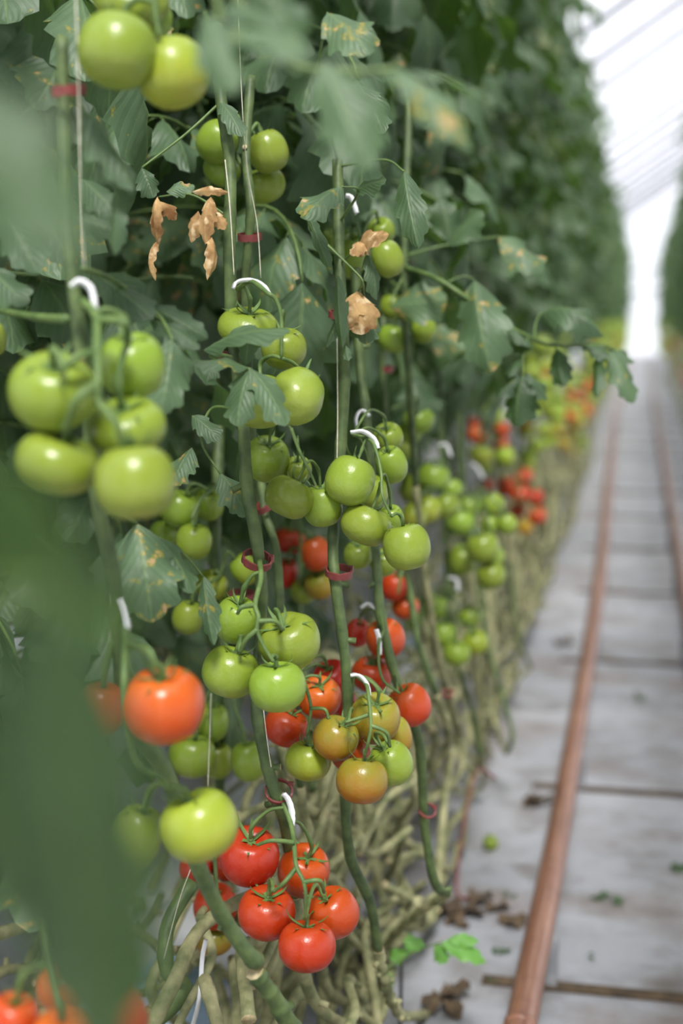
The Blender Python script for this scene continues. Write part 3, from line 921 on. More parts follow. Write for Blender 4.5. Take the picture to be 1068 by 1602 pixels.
# fresh shoot at the foot
hand_leaf('P4', [(640, 1490, 2.3, 610, 1500, 2.3, 34, 0.4, 0.3, 0, 0.2), (665, 1482, 2.3, 632, 1470, 2.3, 36, 0.4, 0.3, 0, 0.3), (680, 1478, 2.3, 698, 1506, 2.3, 34, 0.4, 0.3, 0, 0.3), (690, 1474, 2.3, 760, 1506, 2.3, 36, 0.6, 0.2, 0.1, 0.4), (700, 1470, 2.3, 748, 1472, 2.3, 28, 0.4, 0.3, 0.1, 0.4), (600, 1520, 2.25, 612, 1545, 2.25, 26, 0.4, 0.3, 0, 0.4)],
          [([(590, 1525, 2.25), (625, 1502, 2.28), (665, 1482, 2.3), (692, 1474, 2.3)], 0.0022)], mat='fresh', seed=25, label='bright green young shoot', name='shoot')
hand_leaf('P7', [(640, 590, 2.6, 660, 655, 2.58, 100, 0.7, 0.4, 0, 0.4), (650, 520, 2.65, 600, 500, 2.6, 60, 0.5, 0.3, 0.3, 0.97), (660, 518, 2.7, 730, 545, 2.65, 70, 0.6, 0.4, 0, 0.98)],
          [([(686, 560, 3.0), (660, 518, 2.7), (648, 522, 2.65), (640, 590, 2.6)], 0.002)], seed=26)
hand_leaf('PR', [(610, 480, 2.28, 700, 468, 2.24, 84, 0.5, 0.3, 0.3, 0.97)], [([(632, 430, 2.3), (612, 470, 2.28), (610, 480, 2.28)], 0.002)], seed=27)
hand_leaf('PR', [(700, 385, 2.3, 755, 330, 2.28, 70, 0.6, 0.4, -0.3, 0.6), (780, 370, 2.35, 850, 425, 2.33, 86, 0.6, 0.5, -0.3, 0.97), (705, 380, 2.3, 690, 310, 2.3, 60, 0.6, 0.4, 0, 0.7)], [([(634, 400, 2.3), (700, 383, 2.3), (780, 370, 2.35)], 0.0028)], seed=28)

# ---------------- old bare vines lowered to the ground
rv = random.Random(77)


def tangle(xa, xb, y0, za, zb, n, r, step, nseg, stp):
    p = Vector((rv.uniform(xa, xb), y0, rv.uniform(za, zb)))
    pts = [p]
    dy = rv.choice((-1, 1, 1))
    dz = rv.uniform(-.5, .5)
    for _ in range(n):
        dz = 0.55 * dz + rv.uniform(-.75, .75)
        q = pts[-1] + Vector((rv.uniform(-.05, .05), dy * stp * rv.uniform(.5, 1.1), dz * stp * 0.9))
        q.x = min(xb, max(xa, q.x))
        if q.z < 0.015 or q.z > zb: dz = -dz
        q.z = min(zb, max(0.015, q.z))
        pts.append(q)
    mb = MB()
    vine(mb, pts, r, rv, step=step, nseg=nseg, node=0.085, kink=0.0)
    return mb, pts


for i in range(215):
    y0 = 1.3 + 8.2 * (i / 215) ** 1.35 + rv.uniform(-.2, .2)
    near = y0 < 3.2
    front = rv.random() < 0.6
    xa, xb = (-0.60, -0.36) if front else (-0.9, -0.5)
    zb = rv.choice((0.24, 0.42, 0.6))
    mb, pts = tangle(xa, xb, y0, 0.02, zb, rv.randint(8, 13), rv.uniform(0.006, 0.0095), 0.012 if near else 0.03, 9 if near else 6, 0.11)
    lone('bare_vine', mb, [M['bare'], M['scar']], 'old bare tan vine in the tangle at the foot of the left row', 'vine', 'lowered bare vines at the foot of the left row')
for i in range(40):
    y0 = 3.2 + i * 0.22 + rv.uniform(-.1, .1)
    x = rv.uniform(-.44, -.36)
    pts = [Vector((x, y0, rv.uniform(.45, .7))), Vector((x + rv.uniform(-.02, .03), y0 + rv.uniform(-.06, .06), .38)), Vector((x + .03, y0 + rv.uniform(0, .12), .2)), Vector((x + .02, y0 + rv.uniform(0.05, .2), rv.uniform(.02, .1))), Vector((x - .05, y0 + rv.uniform(0.1, .3), rv.uniform(.02, .1)))]
    mb = MB()
    vine(mb, pts, rv.uniform(.0045, .0065), rv, step=0.02, nseg=7)
    lone('bare_vine', mb, [M['bare'], M['scar']], 'thin hanging vine looped towards the floor along the left row', 'vine', 'hanging vines along the left row')
for i in range(20):
    y0 = 9.0 + i * 0.9
    for x, lab, gr in ((-0.48, 'bare vine blurred far down the left row', 'far bare vines of the left row'), (0.5, 'bare vine blurred at the foot of the right row', 'far bare vines of the right row')):
        mb = MB()
        pts = [Vector((x + rv.uniform(-.05, .05), y0 + k * 0.2 + rv.uniform(-.1, .1), z * rv.uniform(.7, 1.2))) for k, z in enumerate((1.0, .5, .12, .3, .06, .2))]
        vine(mb, pts, .008, rv, step=0.06, nseg=5, stubs=False)
        lone('bare_vine', mb, [M['bare'], M['scar']], lab, 'vine', gr)
# ------------------------------------------------------------------ tomatoes
def tomato_mesh(seed, ribs, amp, nu=32, nv=20):
    r = random.Random(seed)
    mb = MB()
    ph = r.uniform(0, 6.28)
    grid = []
    for i in range(nv + 1):
        th = math.pi * i / nv
        row = []
        for k in range(nu):
            a = 2 * math.pi * k / nu
            sr = math.sin(th)
            rib = 1 + amp * (math.cos(ribs * a + ph) * 0.6 + math.cos((ribs + 2) * a + ph * 2) * 0.4) * (0.35 + 0.65 * max(0, math.cos(th))) * sr
            rad = (sr ** 0.86) * rib
            z = math.cos(th)
            z = math.copysign(abs(z) ** 0.93, z)
            top = math.exp(-(rad / 0.36) ** 2) if z > 0 else 0
            z -= 0.34 * top * (1 + 4.0 * amp * math.cos(ribs * a + ph))
            if z < 0: z = z * (0.97 - 0.05 * math.exp(-(rad / 0.3) ** 2))
            row.append((rad * math.cos(a), rad * math.sin(a), z))
        grid.append(row)
    top = mb.vert(grid[0][0])
    rows = [[mb.vert(p) for p in row] for row in grid[1:-1]]
    bot = mb.vert(grid[-1][0])
    for k in range(nu):
        k2 = (k + 1) % nu
        mb.face((top, rows[0][k], rows[0][k2]))
        mb.face((bot, rows[-1][k2], rows[-1][k]))
    for i in range(len(rows) - 1):
        for k in range(nu):
            k2 = (k + 1) % nu
            mb.face((rows[i][k], rows[i + 1][k], rows[i + 1][k2], rows[i][k2]))
    return mb.mesh('tomato')


def calyx_mesh(seed, n=6):
    r = random.Random(seed)
    mb = MB()
    tube(mb, [Vector((0, 0, .62)), Vector((0, 0, .70)), Vector((0, 0, .745))], [0.15, 0.15, 0.11], 10)
    for k in range(n):
        a = 2 * math.pi * (k + r.uniform(-.2, .2)) / n
        o = Vector((math.cos(a), math.sin(a), 0))
        s = Vector((-o.y, o.x, 0))
        ln = r.uniform(.75, 1.15)
        lift = r.uniform(.2, .95)
        rows = []
        N = 7
        p = o * 0.07 + UP * 0.72
        el = r.uniform(0.35, .6)
        tw = r.uniform(-.5, .5)
        for i in range(N + 1):
            t = i / N
            w = 0.095 * (1 - t) ** 0.8 * (0.6 + 1.2 * t if t < .35 else 1.02) + 0.004
            e = el - 1.0 * math.sin(t * 2.2) * (1 - lift) + lift * 1.5 * t * t
            if i: p = p + (o * math.cos(e) + UP * math.sin(e)) * (ln / N) + s * tw * 0.03
            rows.append((mb.vert(p - s * w + UP * w * .3), mb.vert(p), mb.vert(p + s * w + UP * w * .3)))
        for i in range(N):
            for q in range(2):
                mb.face((rows[i][q], rows[i][q + 1], rows[i + 1][q + 1], rows[i + 1][q]))
    return mb.mesh('calyx')


TM = {'round': tomato_mesh(1, 5, 0.012), 'rib': tomato_mesh(2, 6, 0.055), 'lobe': tomato_mesh(3, 4, 0.03), 'far': tomato_mesh(4, 5, 0.02, 16, 10)}
CM = [calyx_mesh(10 + i, 5 + i % 2) for i in range(4)]
for me in list(TM.values()): me.materials.append(M['g'])
for me in CM: me.materials.append(M['sepal'])
_mb = MB()
tube(_mb, [Vector((0, 0, .70)), Vector((0, 0, .78)), Vector((0, 0, .86))], [0.10, 0.075, 0.065], 8)
STALK = _mb.mesh('fruit_stalk')
STALK.materials.append(M['stalk'])
rt = random.Random(55)


def tomato(c, sx, sz, axis, col, label, group=None, shape=None, calyx=True):
    o = bpy.data.objects.new('tomato', TM[shape or rt.choice(('round', 'round', 'lobe'))])
    COL.objects.link(o)
    o.material_slots[0].link = 'OBJECT'
    o.material_slots[0].material = M[col]
    o.location = c
    q = UP.rotation_difference(axis.normalized()) @ Quaternion(UP, rt.uniform(0, 6.28))
    o.rotation_mode = 'QUATERNION'
    o.rotation_quaternion = q
    o.scale = (sx, sx, sz)
    tag(o, label, 'tomato', group)
    if calyx:
        link('fruit_stalk', STALK, None, link('calyx', rt.choice(CM), None, o))
    return o


def near_pt(poly, p):
    best = None
    for a, b in zip(poly, poly[1:]):
        ab = b - a
        t = max(0, min(1, (p - a).dot(ab) / max(1e-9, ab.length_squared)))
        q = a + ab * t
        if best is None or (q - p).length < (best - p).length: best = q
    return best


def truss(key, d, ped, fruits, thick=0.0034, branches=()):
    """ped: (px, py[, depth]) polyline of the fruit stalk; fruits: (px,py,w,h,col,dd,label[,opts])"""
    mb = MB()
    lines = []
    for pl in [ped] + list(branches):
        P = catmull([W(q[0], q[1], q[2] if len(q) > 2 else d) for q in pl], 6 * len(pl))
        tube(mb, P, [thick * (1 - 0.35 * i / (len(P) - 1)) for i in range(len(P))], 7, 0, 1)
        lines.append(P)
    for fr in fruits:
        px, py, w, h, col, dd, label = fr[:7]
        op = fr[7] if len(fr) > 7 else {}
        dep = d + dd
        c = W(px, py, dep)
        sx, sz = w / 2 * dep / F_PX, h / 2 * dep / F_PX
        if 'ax' in op:
            ax = (RGT * op['ax'][0] + UP * op['ax'][1] - Vector((FWD.x, FWD.y, 0)).normalized() * op['ax'][2]).normalized()
        else:
            q = min((near_pt(P, c + UP * sz) for P in lines), key=lambda v: (v - c).length)
            ax = (UP * 1.1 + (q - c).normalized() * 0.9).normalized()
            ax = (ax - FWD * max(0, ax.dot(-FWD) - 0.55) * -0.0).normalized()
        o = tomato(c, sx, sz, ax, col, label, op.get('g'), op.get('s'), op.get('cal', True))
        if op.get('ped', True):
            tip = c + ax * sz * 0.78
            q = min((near_pt(P, tip + ax * sz * 0.5) for P in lines), key=lambda v: (v - tip).length)
            ln = (q - tip).length
            if ln < 0.16:
                kn = tip + ax * min(0.022, ln * 0.5)
                mid = (kn + q) * 0.5 + UP * ln * 0.12
                P = catmull([q, mid, kn, tip], 14)
                tube(mb, P, [thick * (0.72 + 0.35 * math.exp(-((i - 9) / 1.2) ** 2)) for i in range(15)], 7)
    if key:
        part('fruit_truss', mb, [M['stalk'], M['scar']], PL[key])


E = lambda **k: k
# top left pair
truss('P1', 1.24, [(240, -60), (243, 20), (250, 58)],
      [(183, 79, 124, 118, 'g', 0.0, 'large green tomato at the top, left one of the blurred upper pair', E(s='round', ax=(.2, 1, -.3))),
       (270, 114, 114, 112, 'yg', 0.03, 'large yellow-green tomato at the top, right one of the blurred upper pair', E(s='round', ax=(-.3, 1, -.2))),
       (205, 0, 120, 70, 'g', .10, 'green tomato cut off by the top edge above the blurred pair', E(cal=False)),
       (240, 30, 60, 60, 'g', .12, 'shaded green tomato between and behind the blurred upper pair', E(cal=False))])
# upper foursome
truss('P2b', 1.88, [(388, 190, 1.80), (385, 215, 1.85), (378, 260, 1.9)],
      [(340, 222, 66, 70, 'g', .02, 'green tomato left behind the split stem, upper left of four'), (419, 237, 64, 70, 'g', 0, 'green tomato right of the split stem, upper right of four', E(ax=(-.4, 1, .0))),
       (347, 266, 60, 48, 'g', .05, 'green tomato half hidden behind the stem, lower left of four'), (414, 290, 66, 56, 'g', .05, 'dark green tomato below the upper right one of the four')])
# five big green ones
truss('P1', 1.17, [(128, 470, 1.24), (150, 495, 1.2), (152, 548, 1.15), (153, 600, 1.13), (155, 630, 1.13), (180, 660, 1.12), (193, 700, 1.13)],
      [(82, 613, 136, 120, 'g', .0, 'big green tomato with open star sepals, far left of the five', E(s='lobe', ax=(.15, 1, .55))),
       (206, 572, 106, 106, 'g', .07, 'big ribbed green tomato at the upper right of the five', E(s='rib', ax=(-.1, 1, .35))),
       (197, 668, 126, 84, 'g', .045, 'green tomato with dry sepals in the middle right of the five', E(s='lobe', ax=(-.1, 1, .45))),
       (90, 724, 132, 96, 'g', .0, 'wide green tomato at lower left of the five, partly veiled by blurred leaf', E(s='lobe', ax=(.3, 1, .1))),
       (211, 754, 127, 124, 'g', -.03, 'big round green tomato at the bottom of the five', E(s='round', ax=(-.1, 1, -.15)))], 0.0042, [[(153, 600, 1.13), (120, 625, 1.12), (102, 672, 1.14)], [(152, 550, 1.15), (118, 560, 1.13), (94, 582, 1.13)], [(150, 500, 1.19), (195, 505, 1.17), (201, 536, 1.19)]])
truss(None, 1.3, [(-20, 480), (-10, 500)], [(-8, 530, 36, 60, 'g', .1, 'green tomato cut by the left edge above the five big ones', E(cal=False, ped=False))])
# under the grey leaf
truss('P2', 1.62, [(372, 452, 1.67), (392, 440, 1.63), (418, 458, 1.6), (432, 470, 1.6), (440, 500, 1.6), (440, 560, 1.6)],
      [(388, 512, 96, 60, 'g', .05, 'green tomato under the white hook, mostly hidden behind the grey leaf', E(s='round', ax=(.1, 1, .3))),
       (444, 545, 72, 66, 'g', .03, 'small green tomato between the grey leaf and the big glossy one', E(ax=(.0, 1, .3))),
       (464, 620, 86, 100, 'g', -.03, 'big glossy green tomato right of the drooping grey leaf', E(s='rib', ax=(.2, .5, -1))),
       (407, 628, 92, 86, 'g', .0, 'green tomato wrapped by the drooping grey leaf', E(s='round', ax=(0, 1, -.4)))], 0.0032)
# below it
truss('P2', 1.73, [(455, 670, 1.7), (468, 705, 1.7), (483, 735, 1.69), (494, 760, 1.68)],
      [(417, 718, 72, 74, 'g', .07, 'green tomato just right of the stem below the grey leaf', E(s='round')), (466, 735, 44, 44, 'g', .08, 'small green tomato tucked behind the middle pair'),
       (452, 778, 78, 66, 'g', .0, 'wide pale green tomato, left one of the middle pair', E(s='round', ax=(.5, 1, -.2))), (504, 791, 64, 70, 'g', .02, 'smaller green tomato, right one of the middle pair', E(s='round', ax=(-.1, 1, .1)))], 0.0024)
truss('P3', 1.73, [(552, 680, 1.77), (578, 688, 1.73), (588, 705, 1.71), (596, 740, 1.70), (598, 775, 1.69), (612, 808, 1.69)],
      [(547, 752, 78, 82, 'g', .0, 'round green tomato at the upper left of the central cluster', E(s='round', ax=(.4, 1, -.3))), (572, 821, 81, 66, 'g', .01, 'wide green tomato at the lower left of the central cluster', E(s='round', ax=(.4, 1, -.1))),
       (636, 855, 75, 78, 'g', -.02, 'round green tomato at the bottom right tip of the central cluster', E(s='round', ax=(-.2, 1, -.1))),
       (612, 727, 50, 64, 'g', .12, 'green tomato with dark sepals at the upper right of the central cluster'), (607, 684, 48, 46, 'g', .2, 'green tomato behind the white hook above the central cluster'),
       (612, 812, 40, 48, 'g', .06, 'green tomato hidden behind the stalk within the central cluster'), (560, 868, 46, 44, 'g', .25, 'green tomato deep behind the stem below the central cluster'), (600, 880, 44, 44, 'g', .3, 'shaded green tomato behind the second stem below the central cluster', E(g=None)), (582, 770, 50, 56, 'g', .12, 'green tomato in the middle at the back of the central cluster', E(cal=False))], 0.0024)
# foursome in the lower middle
truss('P2', 1.62, [(406, 878, 1.645), (408, 905, 1.61), (399, 945, 1.58), (404, 965, 1.57), (402, 985, 1.57), (412, 1010, 1.57), (428, 1036, 1.57)],
      [(370, 970, 70, 78, 'g', .03, 'green tomato at the upper left of the four around the ringed stem', E(s='lobe', ax=(.25, 1, .4))), (452, 1004, 100, 86, 'g', .03, 'large cleft green tomato at the upper right of the four below the ring', E(s='rib', ax=(-.35, 1, .45))),
       (360, 1051, 89, 82, 'g', .0, 'smooth green tomato at the lower left of the four below the ring', E(s='round', ax=(.3, 1, .0))), (434, 1074, 90, 82, 'g', -.03, 'smooth green tomato at the front bottom of the four below the ring', E(s='round', ax=(-.05, 1, .0)))], 0.0033,
      [[(399, 946, 1.58), (378, 950, 1.57), (371, 960, 1.575)], [(402, 972, 1.57), (430, 972, 1.57), (442, 985, 1.58)], [(402, 985, 1.57), (385, 1000, 1.57), (375, 1020, 1.58)]])
# mixed cluster
truss('P3', 1.74, [(553, 1055, 1.78), (572, 1070, 1.72), (577, 1095, 1.69), (580, 1135, 1.68), (576, 1160, 1.68), (570, 1182, 1.69)],
      [(586, 1124, 80, 80, 'ol', .04, 'orange-brown tomato with a leafy sepal, in the middle of the mixed cluster', E(s='lobe', ax=(.1, 1, .5))), (525, 1155, 72, 70, 'ol', .0, 'olive-yellow tomato at the left of the mixed cluster', E(s='round', ax=(.5, 1, .2))),
       (566, 1221, 82, 76, 'ol', -.03, 'brownish green tomato at the bottom of the mixed cluster', E(s='round', ax=(.1, 1, -.2))), (612, 1194, 68, 74, 'g', .01, 'green tomato at the right of the mixed cluster', E(s='round', ax=(-.5, 1, .2))),
       (548, 1178, 62, 60, 'o', .07, 'orange tomato half hidden in the middle of the mixed cluster', E(cal=False)), (622, 1150, 44, 66, 'ol', .1, 'olive-yellow tomato peeping out right behind the mixed cluster', E(cal=False))], 0.0028,
      [[(580, 1135, 1.68), (604, 1146, 1.68), (610, 1168, 1.69)], [(577, 1118, 1.69), (540, 1130, 1.69)]])
truss('P5', 1.8, [(470, 1050, 1.86), (480, 1080, 1.76), (486, 1110, 1.74), (480, 1150, 1.74)],
      [(500, 1091, 68, 66, 'ro', .04, 'orange-red tomato with dark sepals left of the mixed cluster', E(s='lobe', ax=(.0, 1, .5))), (447, 1137, 70, 62, 'ro', .03, 'orange-red tomato beside the stem below the green foursome', E(s='round', ax=(.4, 1, .1))),
       (482, 1190, 72, 64, 'yg', -.03, 'small yellow-green tomato at the left bottom of the mixed cluster', E(s='round', ax=(.1, 1, .0))), (520, 1062, 62, 58, 'r', .12, 'dark red tomato behind the orange-red ones', E(s='round')), (535, 1095, 44, 56, 'r', .16, 'red tomato hidden behind the stem in the mixed cluster', E(cal=False))], 0.0026,
      [[(486, 1108, 1.74), (508, 1110, 1.73), (514, 1125, 1.73)]])
truss('P4', 1.92, [(600, 985, 1.93), (592, 1010, 1.88), (597, 1060, 1.86), (625, 1085, 1.86)],
      [(641, 1103, 66, 70, 'ro', .0, 'orange-red tomato at the right end, below the stem bend', E(s='round', ax=(-.5, 1, .1))), (603, 999, 62, 64, 'r', .08, 'red tomato behind the white tag high in the mixed cluster', E(s='round', ax=(-.3, 1, .2))),
       (581, 1055, 64, 54, 'r', .1, 'flat red tomato right of the white hook', E(s='round')), (560, 990, 40, 48, 'r', .16, 'dark red tomato peeping left of the white tag', E(cal=False))], 0.0026)
truss('P6', 2.4, [(640, 880, 2.42), (628, 895, 2.38), (622, 930, 2.38)],
      [(617, 918, 44, 48, 'r', .06, 'dark red tomato behind the second stem, upper of two'), (634, 950, 44, 38, 'r', .08, 'dark red tomato behind the second stem, lower of two')])
truss('P11', 2.35, [(466, 800, 2.42), (470, 830, 2.35), (470, 900, 2.33)],
      [(493, 866, 50, 58, 'o', .0, 'orange tomato behind the green middle pair', E(s='round')), (447, 897, 36, 52, 'ro', .05, 'dull red tomato left of the orange one behind the thin stem'), (452, 846, 56, 40, 'ro', .06, 'dull red tomato above the orange one behind the thin stem'),
       (500, 915, 48, 46, 'ol', .02, 'olive tomato just below the orange one behind the stem'), (474, 925, 40, 40, 'g', .05, 'green shadowed tomato left of the olive one')])
# bottom reds
truss('P2', 1.68, [(437, 1240, 1.69), (455, 1290, 1.66), (460, 1325, 1.63), (463, 1355, 1.61), (474, 1378, 1.60), (478, 1400, 1.60), (477, 1438, 1.62)],
      [(390, 1340, 94, 92, 'r', .03, 'red tomato with upright sepals, upper left of the bottom five', E(s='lobe', ax=(.1, 1, .45))), (475, 1362, 82, 86, 'r', .06, 'red tomato behind the stalk, upper right of the bottom five', E(s='round', ax=(.25, 1, .55))),
       (417, 1428, 91, 80, 'r', .0, 'red tomato at the left middle of the bottom five', E(s='round', ax=(.1, 1, .3))), (521, 1428, 82, 80, 'r', .02, 'red tomato at the right of the bottom five', E(s='round', ax=(-.5, 1, .3))),
       (480, 1480, 91, 81, 'r', -.04, 'smooth red tomato lowest and frontmost of the bottom five', E(s='round', ax=(0, 1, -.1)))], 0.0031,
      [[(460, 1318, 1.63), (425, 1315, 1.62), (402, 1322, 1.63)], [(463, 1358, 1.61), (445, 1380, 1.60), (428, 1395, 1.61)], [(474, 1380, 1.60), (500, 1378, 1.6), (507, 1396, 1.62)]])
truss('P10', 1.92, [(338, 1300, 2.0), (336, 1340, 1.9), (340, 1400, 1.88)],
      [(337, 1418, 70, 74, 'r', .0, 'dark red tomato behind the thick green stem', E(s='round')), (306, 1358, 52, 52, 'r', .04, 'red tomato peeping below the big yellow-green tomato', E(cal=False)), (352, 1355, 40, 50, 'r', .05, 'sliver of red tomato left of the bottom five', E(cal=False)),
       (334, 1466, 64, 52, 'ol', .02, 'olive green tomato below the dark red one by the thick stem', E(s='round'))])
# big ones on the left stem
truss('P1', 1.25, [(196, 975, 1.33), (198, 1005, 1.27), (196, 1050, 1.24), (198, 1110, 1.24), (215, 1190, 1.27), (250, 1215, 1.3), (268, 1235, 1.31)],
      [(257, 1103, 126, 122, 'ro', .0, 'large ribbed orange tomato hanging at the left', E(s='rib', ax=(-.05, 1, .22))), (312, 1291, 122, 112, 'yg', .06, 'large yellow-green tomato on the left stem above the red ones', E(s='round', ax=(-.4, 1, .0))),
       (160, 1108, 76, 90, 'ro', .10, 'orange tomato half veiled by the big blurred leaf', E(cal=False)), (214, 1310, 80, 110, 'g', .1, 'green tomato half hidden behind the big blurred leaf', E(s='round', ax=(.3, 1, 0)))], 0.004, [[(200, 1008, 1.27), (232, 1018, 1.23), (243, 1045, 1.23)]])
truss('P10', 2.05, [(345, 1060, 2.1), (330, 1090, 2.02), (330, 1150, 2.0)],
      [(300, 1182, 76, 70, 'g', .04, 'shaded green tomato behind the twine, left of the pale stem', E(s='rib')), (388, 1191, 54, 66, 'g', .05, 'shaded green tomato right of the pale stem'), (330, 1130, 56, 66, 'g', .08, 'shaded green tomato right behind the large orange one'), (340, 1190, 50, 60, 'g', .1, 'shaded green tomato directly behind the pale stem', E(cal=False))])
truss('P10', 2.05, [(338, 760, 2.1), (315, 780, 2.02), (300, 810, 2.0)],
      [(280, 796, 62, 60, 'g', .02, 'dim green tomato right of the bottom big green one'), (303, 847, 58, 60, 'g', .0, 'dim green tomato below that, left of the pale stem'), (325, 790, 50, 52, 'g', .08, 'dim green tomato behind the pale stem top', E(cal=False)), (255, 835, 44, 40, 'g', .08, 'dim green tomato partly under the dark leaf', E(cal=False))])
truss('P10', 2.05, [(345, 900, 2.1), (320, 920, 2.02), (312, 940, 2.0)],
      [(294, 966, 50, 56, 'g', .0, 'dim green tomato left of the four, by the hanging leaf'), (384, 890, 44, 54, 'yg', .05, 'yellow-green tomato seen through the maroon ring', E(cal=False)), (330, 915, 52, 48, 'yg', .06, 'yellow-green tomato behind the pale stem at ring height', E(cal=False)), (360, 950, 40, 50, 'yg', .1, 'yellow-green tomato behind the four', E(cal=False))])
# upper middle
truss('P4', 2.0, [(565, 380, 2.02), (590, 368, 1.98), (596, 378, 1.97)],
      [(606, 405, 50, 62, 'g', -.02, 'green tomato beside the whitish withered leaf', E(s='round', ax=(-.4, 1, .0))), (596, 362, 44, 44, 'g', .1, 'green tomato just above and behind the withered leaf', E(cal=False)), (548, 400, 50, 80, 'g', .14, 'green tomato hidden behind the middle stem top', E(cal=False)), (513, 378, 32, 40, 'g', .2, 'dim green tomato left of the middle stem top', E(cal=False)), (475, 430, 40, 46, 'g', .2, 'dim green tomato alone among dark leaves', E(cal=False))])
truss('P6', 2.35, [(612, 440, 2.4), (632, 462, 2.33), (635, 500, 2.33)],
      [(615, 530, 52, 46, 'g', .0, 'flat green tomato on top of the dark stem', E(s='round', ax=(.2, 1, 0))), (614, 480, 40, 42, 'g', .04, 'ribbed green tomato above the flat one', E(s='rib')), (662, 515, 42, 44, 'g', .03, 'green tomato right of the flat one by a spotted leaf', E(s='rib'))])
# green clusters down the row
truss('P6', 2.55, [(612, 640, 2.5), (640, 632, 2.5), (655, 650, 2.5)],
      [(655, 655, 50, 44, 'g', .05, 'blurred green tomato under the round dark leaf, upper one'), (640, 676, 40, 34, 'g', .1, 'blurred green tomato under the round dark leaf, lower one', E(cal=False)), (626, 700, 40, 44, 'g', .2, 'blurred green tomato behind the upper central cluster', E(cal=False))])
truss('P7', 2.8, [(688, 700, 2.95), (690, 725, 2.8), (688, 770, 2.78)],
      [(678, 748, 52, 48, 'g', .0, 'blurred green tomato, upper of the row behind the central cluster'), (648, 765, 50, 50, 'g', .03, 'blurred green tomato, left end behind the central cluster'), (705, 765, 36, 34, 'g', .06, 'small blurred green tomato at the top right of that row'),
       (698, 792, 42, 40, 'g', -.04, 'blurred green tomato at the right of the slanting row'), (670, 797, 40, 44, 'yg', -.08, 'blurred light green tomato in the middle of the slanting row'), (648, 808, 42, 44, 'yg', -.12, 'blurred light green tomato at the left of the slanting row')])
truss('P8', 2.95, [(735, 770, 3.3), (745, 780, 2.95), (742, 850, 2.9), (755, 890, 2.9)],
      [(734, 795, 38, 38, 'g', .12, 'blurred green tomato at top left of the round cluster above the floor'), (770, 790, 38, 38, 'g', .12, 'blurred green tomato with sepals at top of the round cluster'), (720, 818, 46, 42, 'g', .04, 'blurred green tomato at the left of the round cluster'),
       (766, 822, 30, 32, 'g', .08, 'small blurred green tomato in the centre of the round cluster'), (793, 820, 32, 34, 'g', .06, 'small blurred green tomato at the right of the round cluster'), (755, 857, 52, 50, 'g', -.04, 'largest green tomato at the front of the round cluster'),
       (722, 876, 46, 52, 'g', .04, 'green tomato behind the largest one, lower left'), (768, 901, 47, 42, 'g', -.04, 'lowest green tomato of the round cluster'), (774, 870, 30, 34, 'g', .06, 'green tomato between the largest and the lowest of the cluster', E(cal=False))], 0.0028)
truss('P7', 2.95, [(702, 920, 2.98), (712, 935, 2.9), (714, 985, 2.88)],
      [(680, 950, 42, 42, 'g', .03, 'green tomato at upper left of the small hanging cluster'), (735, 966, 38, 34, 'g', .05, 'green tomato at upper right of the small hanging cluster'), (694, 993, 43, 42, 'g', .0, 'green tomato at middle left of the small hanging cluster'),
       (743, 1005, 42, 40, 'yg', .0, 'light green tomato at right of the small hanging cluster'), (714, 1022, 44, 40, 'g', -.04, 'lowest green tomato of the small hanging cluster'), (648, 970, 24, 36, 'g', .1, 'green tomato left behind the small hanging cluster', E(cal=False))], 0.0026)
truss('P9', 4.15, [(770, 620, 4.28), (765, 640, 4.1), (764, 690, 4.1)],
      [(771, 650, 34, 34, 'yg', -.05, 'yellow-green tomato on top of the far mixed cluster'), (747, 680, 32, 28, 'o', .0, 'orange tomato at the left of the far mixed cluster'), (785, 672, 24, 26, 'o', .04, 'orange tomato at the right of the far mixed cluster'), (783, 695, 26, 22, 'o', .04, 'orange tomato in the middle of the far mixed cluster'), (741, 662, 18, 16, 'r', .1, 'sliver of red at the far mixed cluster', E(cal=False)),
       (752, 712, 38, 32, 'yg', -.04, 'yellow-green tomato low at the left of the far mixed cluster'), (790, 714, 30, 32, 'yg', .0, 'yellow-green tomato low at the right of the far mixed cluster'), (760, 730, 24, 20, 'g', .06, 'green tomato at the foot of the far mixed cluster', E(cal=False))], 0.0026)
truss('P9', 4.25, [(775, 735, 4.3), (806, 735, 4.2), (812, 790, 4.15)],
      [(791, 761, 27, 32, 'r', .0, 'bright red tomato at the left of the far red cluster'), (818, 746, 32, 25, 'r', .04, 'bright red tomato at the top of the far red cluster'), (814, 773, 34, 28, 'r', -.04, 'bright red tomato in the middle of the far red cluster'), (837, 778, 27, 28, 'r', .0, 'bright red tomato at the right of the far red cluster'),
       (811, 797, 27, 25, 'ro', -.0, 'orange tomato at the lower left of the far red cluster'), (840, 807, 30, 27, 'o', -.04, 'orange tomato at the lower right of the far red cluster'), (821, 824, 25, 26, 'y', -.03, 'yellow tomato at the tip of the far red cluster'), (764, 760, 16, 20, 'r', .2, 'dull red tomato left behind the far red cluster', E(cal=False))], 0.0026)
# lower left corner
truss('P0', 1.08, [(60, 1440, 1.1), (70, 1500, 1.08), (90, 1580, 1.06)],
      [(18, 1600, 84, 96, 'ro', .02, 'orange-red tomato at the lower left corner'), (196, 1580, 66, 110, 'r', .03, 'bright red blurred tomato right of the corner ones', E(cal=False)), (96, 1618, 92, 70, 'ro', .0, 'orange tomato cut by the bottom edge', E(cal=False)), (95, 1545, 80, 70, 'o', .1, 'orange tomato veiled by the big blurred leaf near the bottom', E(cal=False))])
# fallen one
c = G(767, 1318, 0.017)
dd = (c - CAM).dot(FWD)
tomato(c, 12 * dd / F_PX, 12 * dd / F_PX, Vector((-.3, -.2, 1)), 'g', 'tiny green tomato lying fallen on the grey floor', None, 'round')

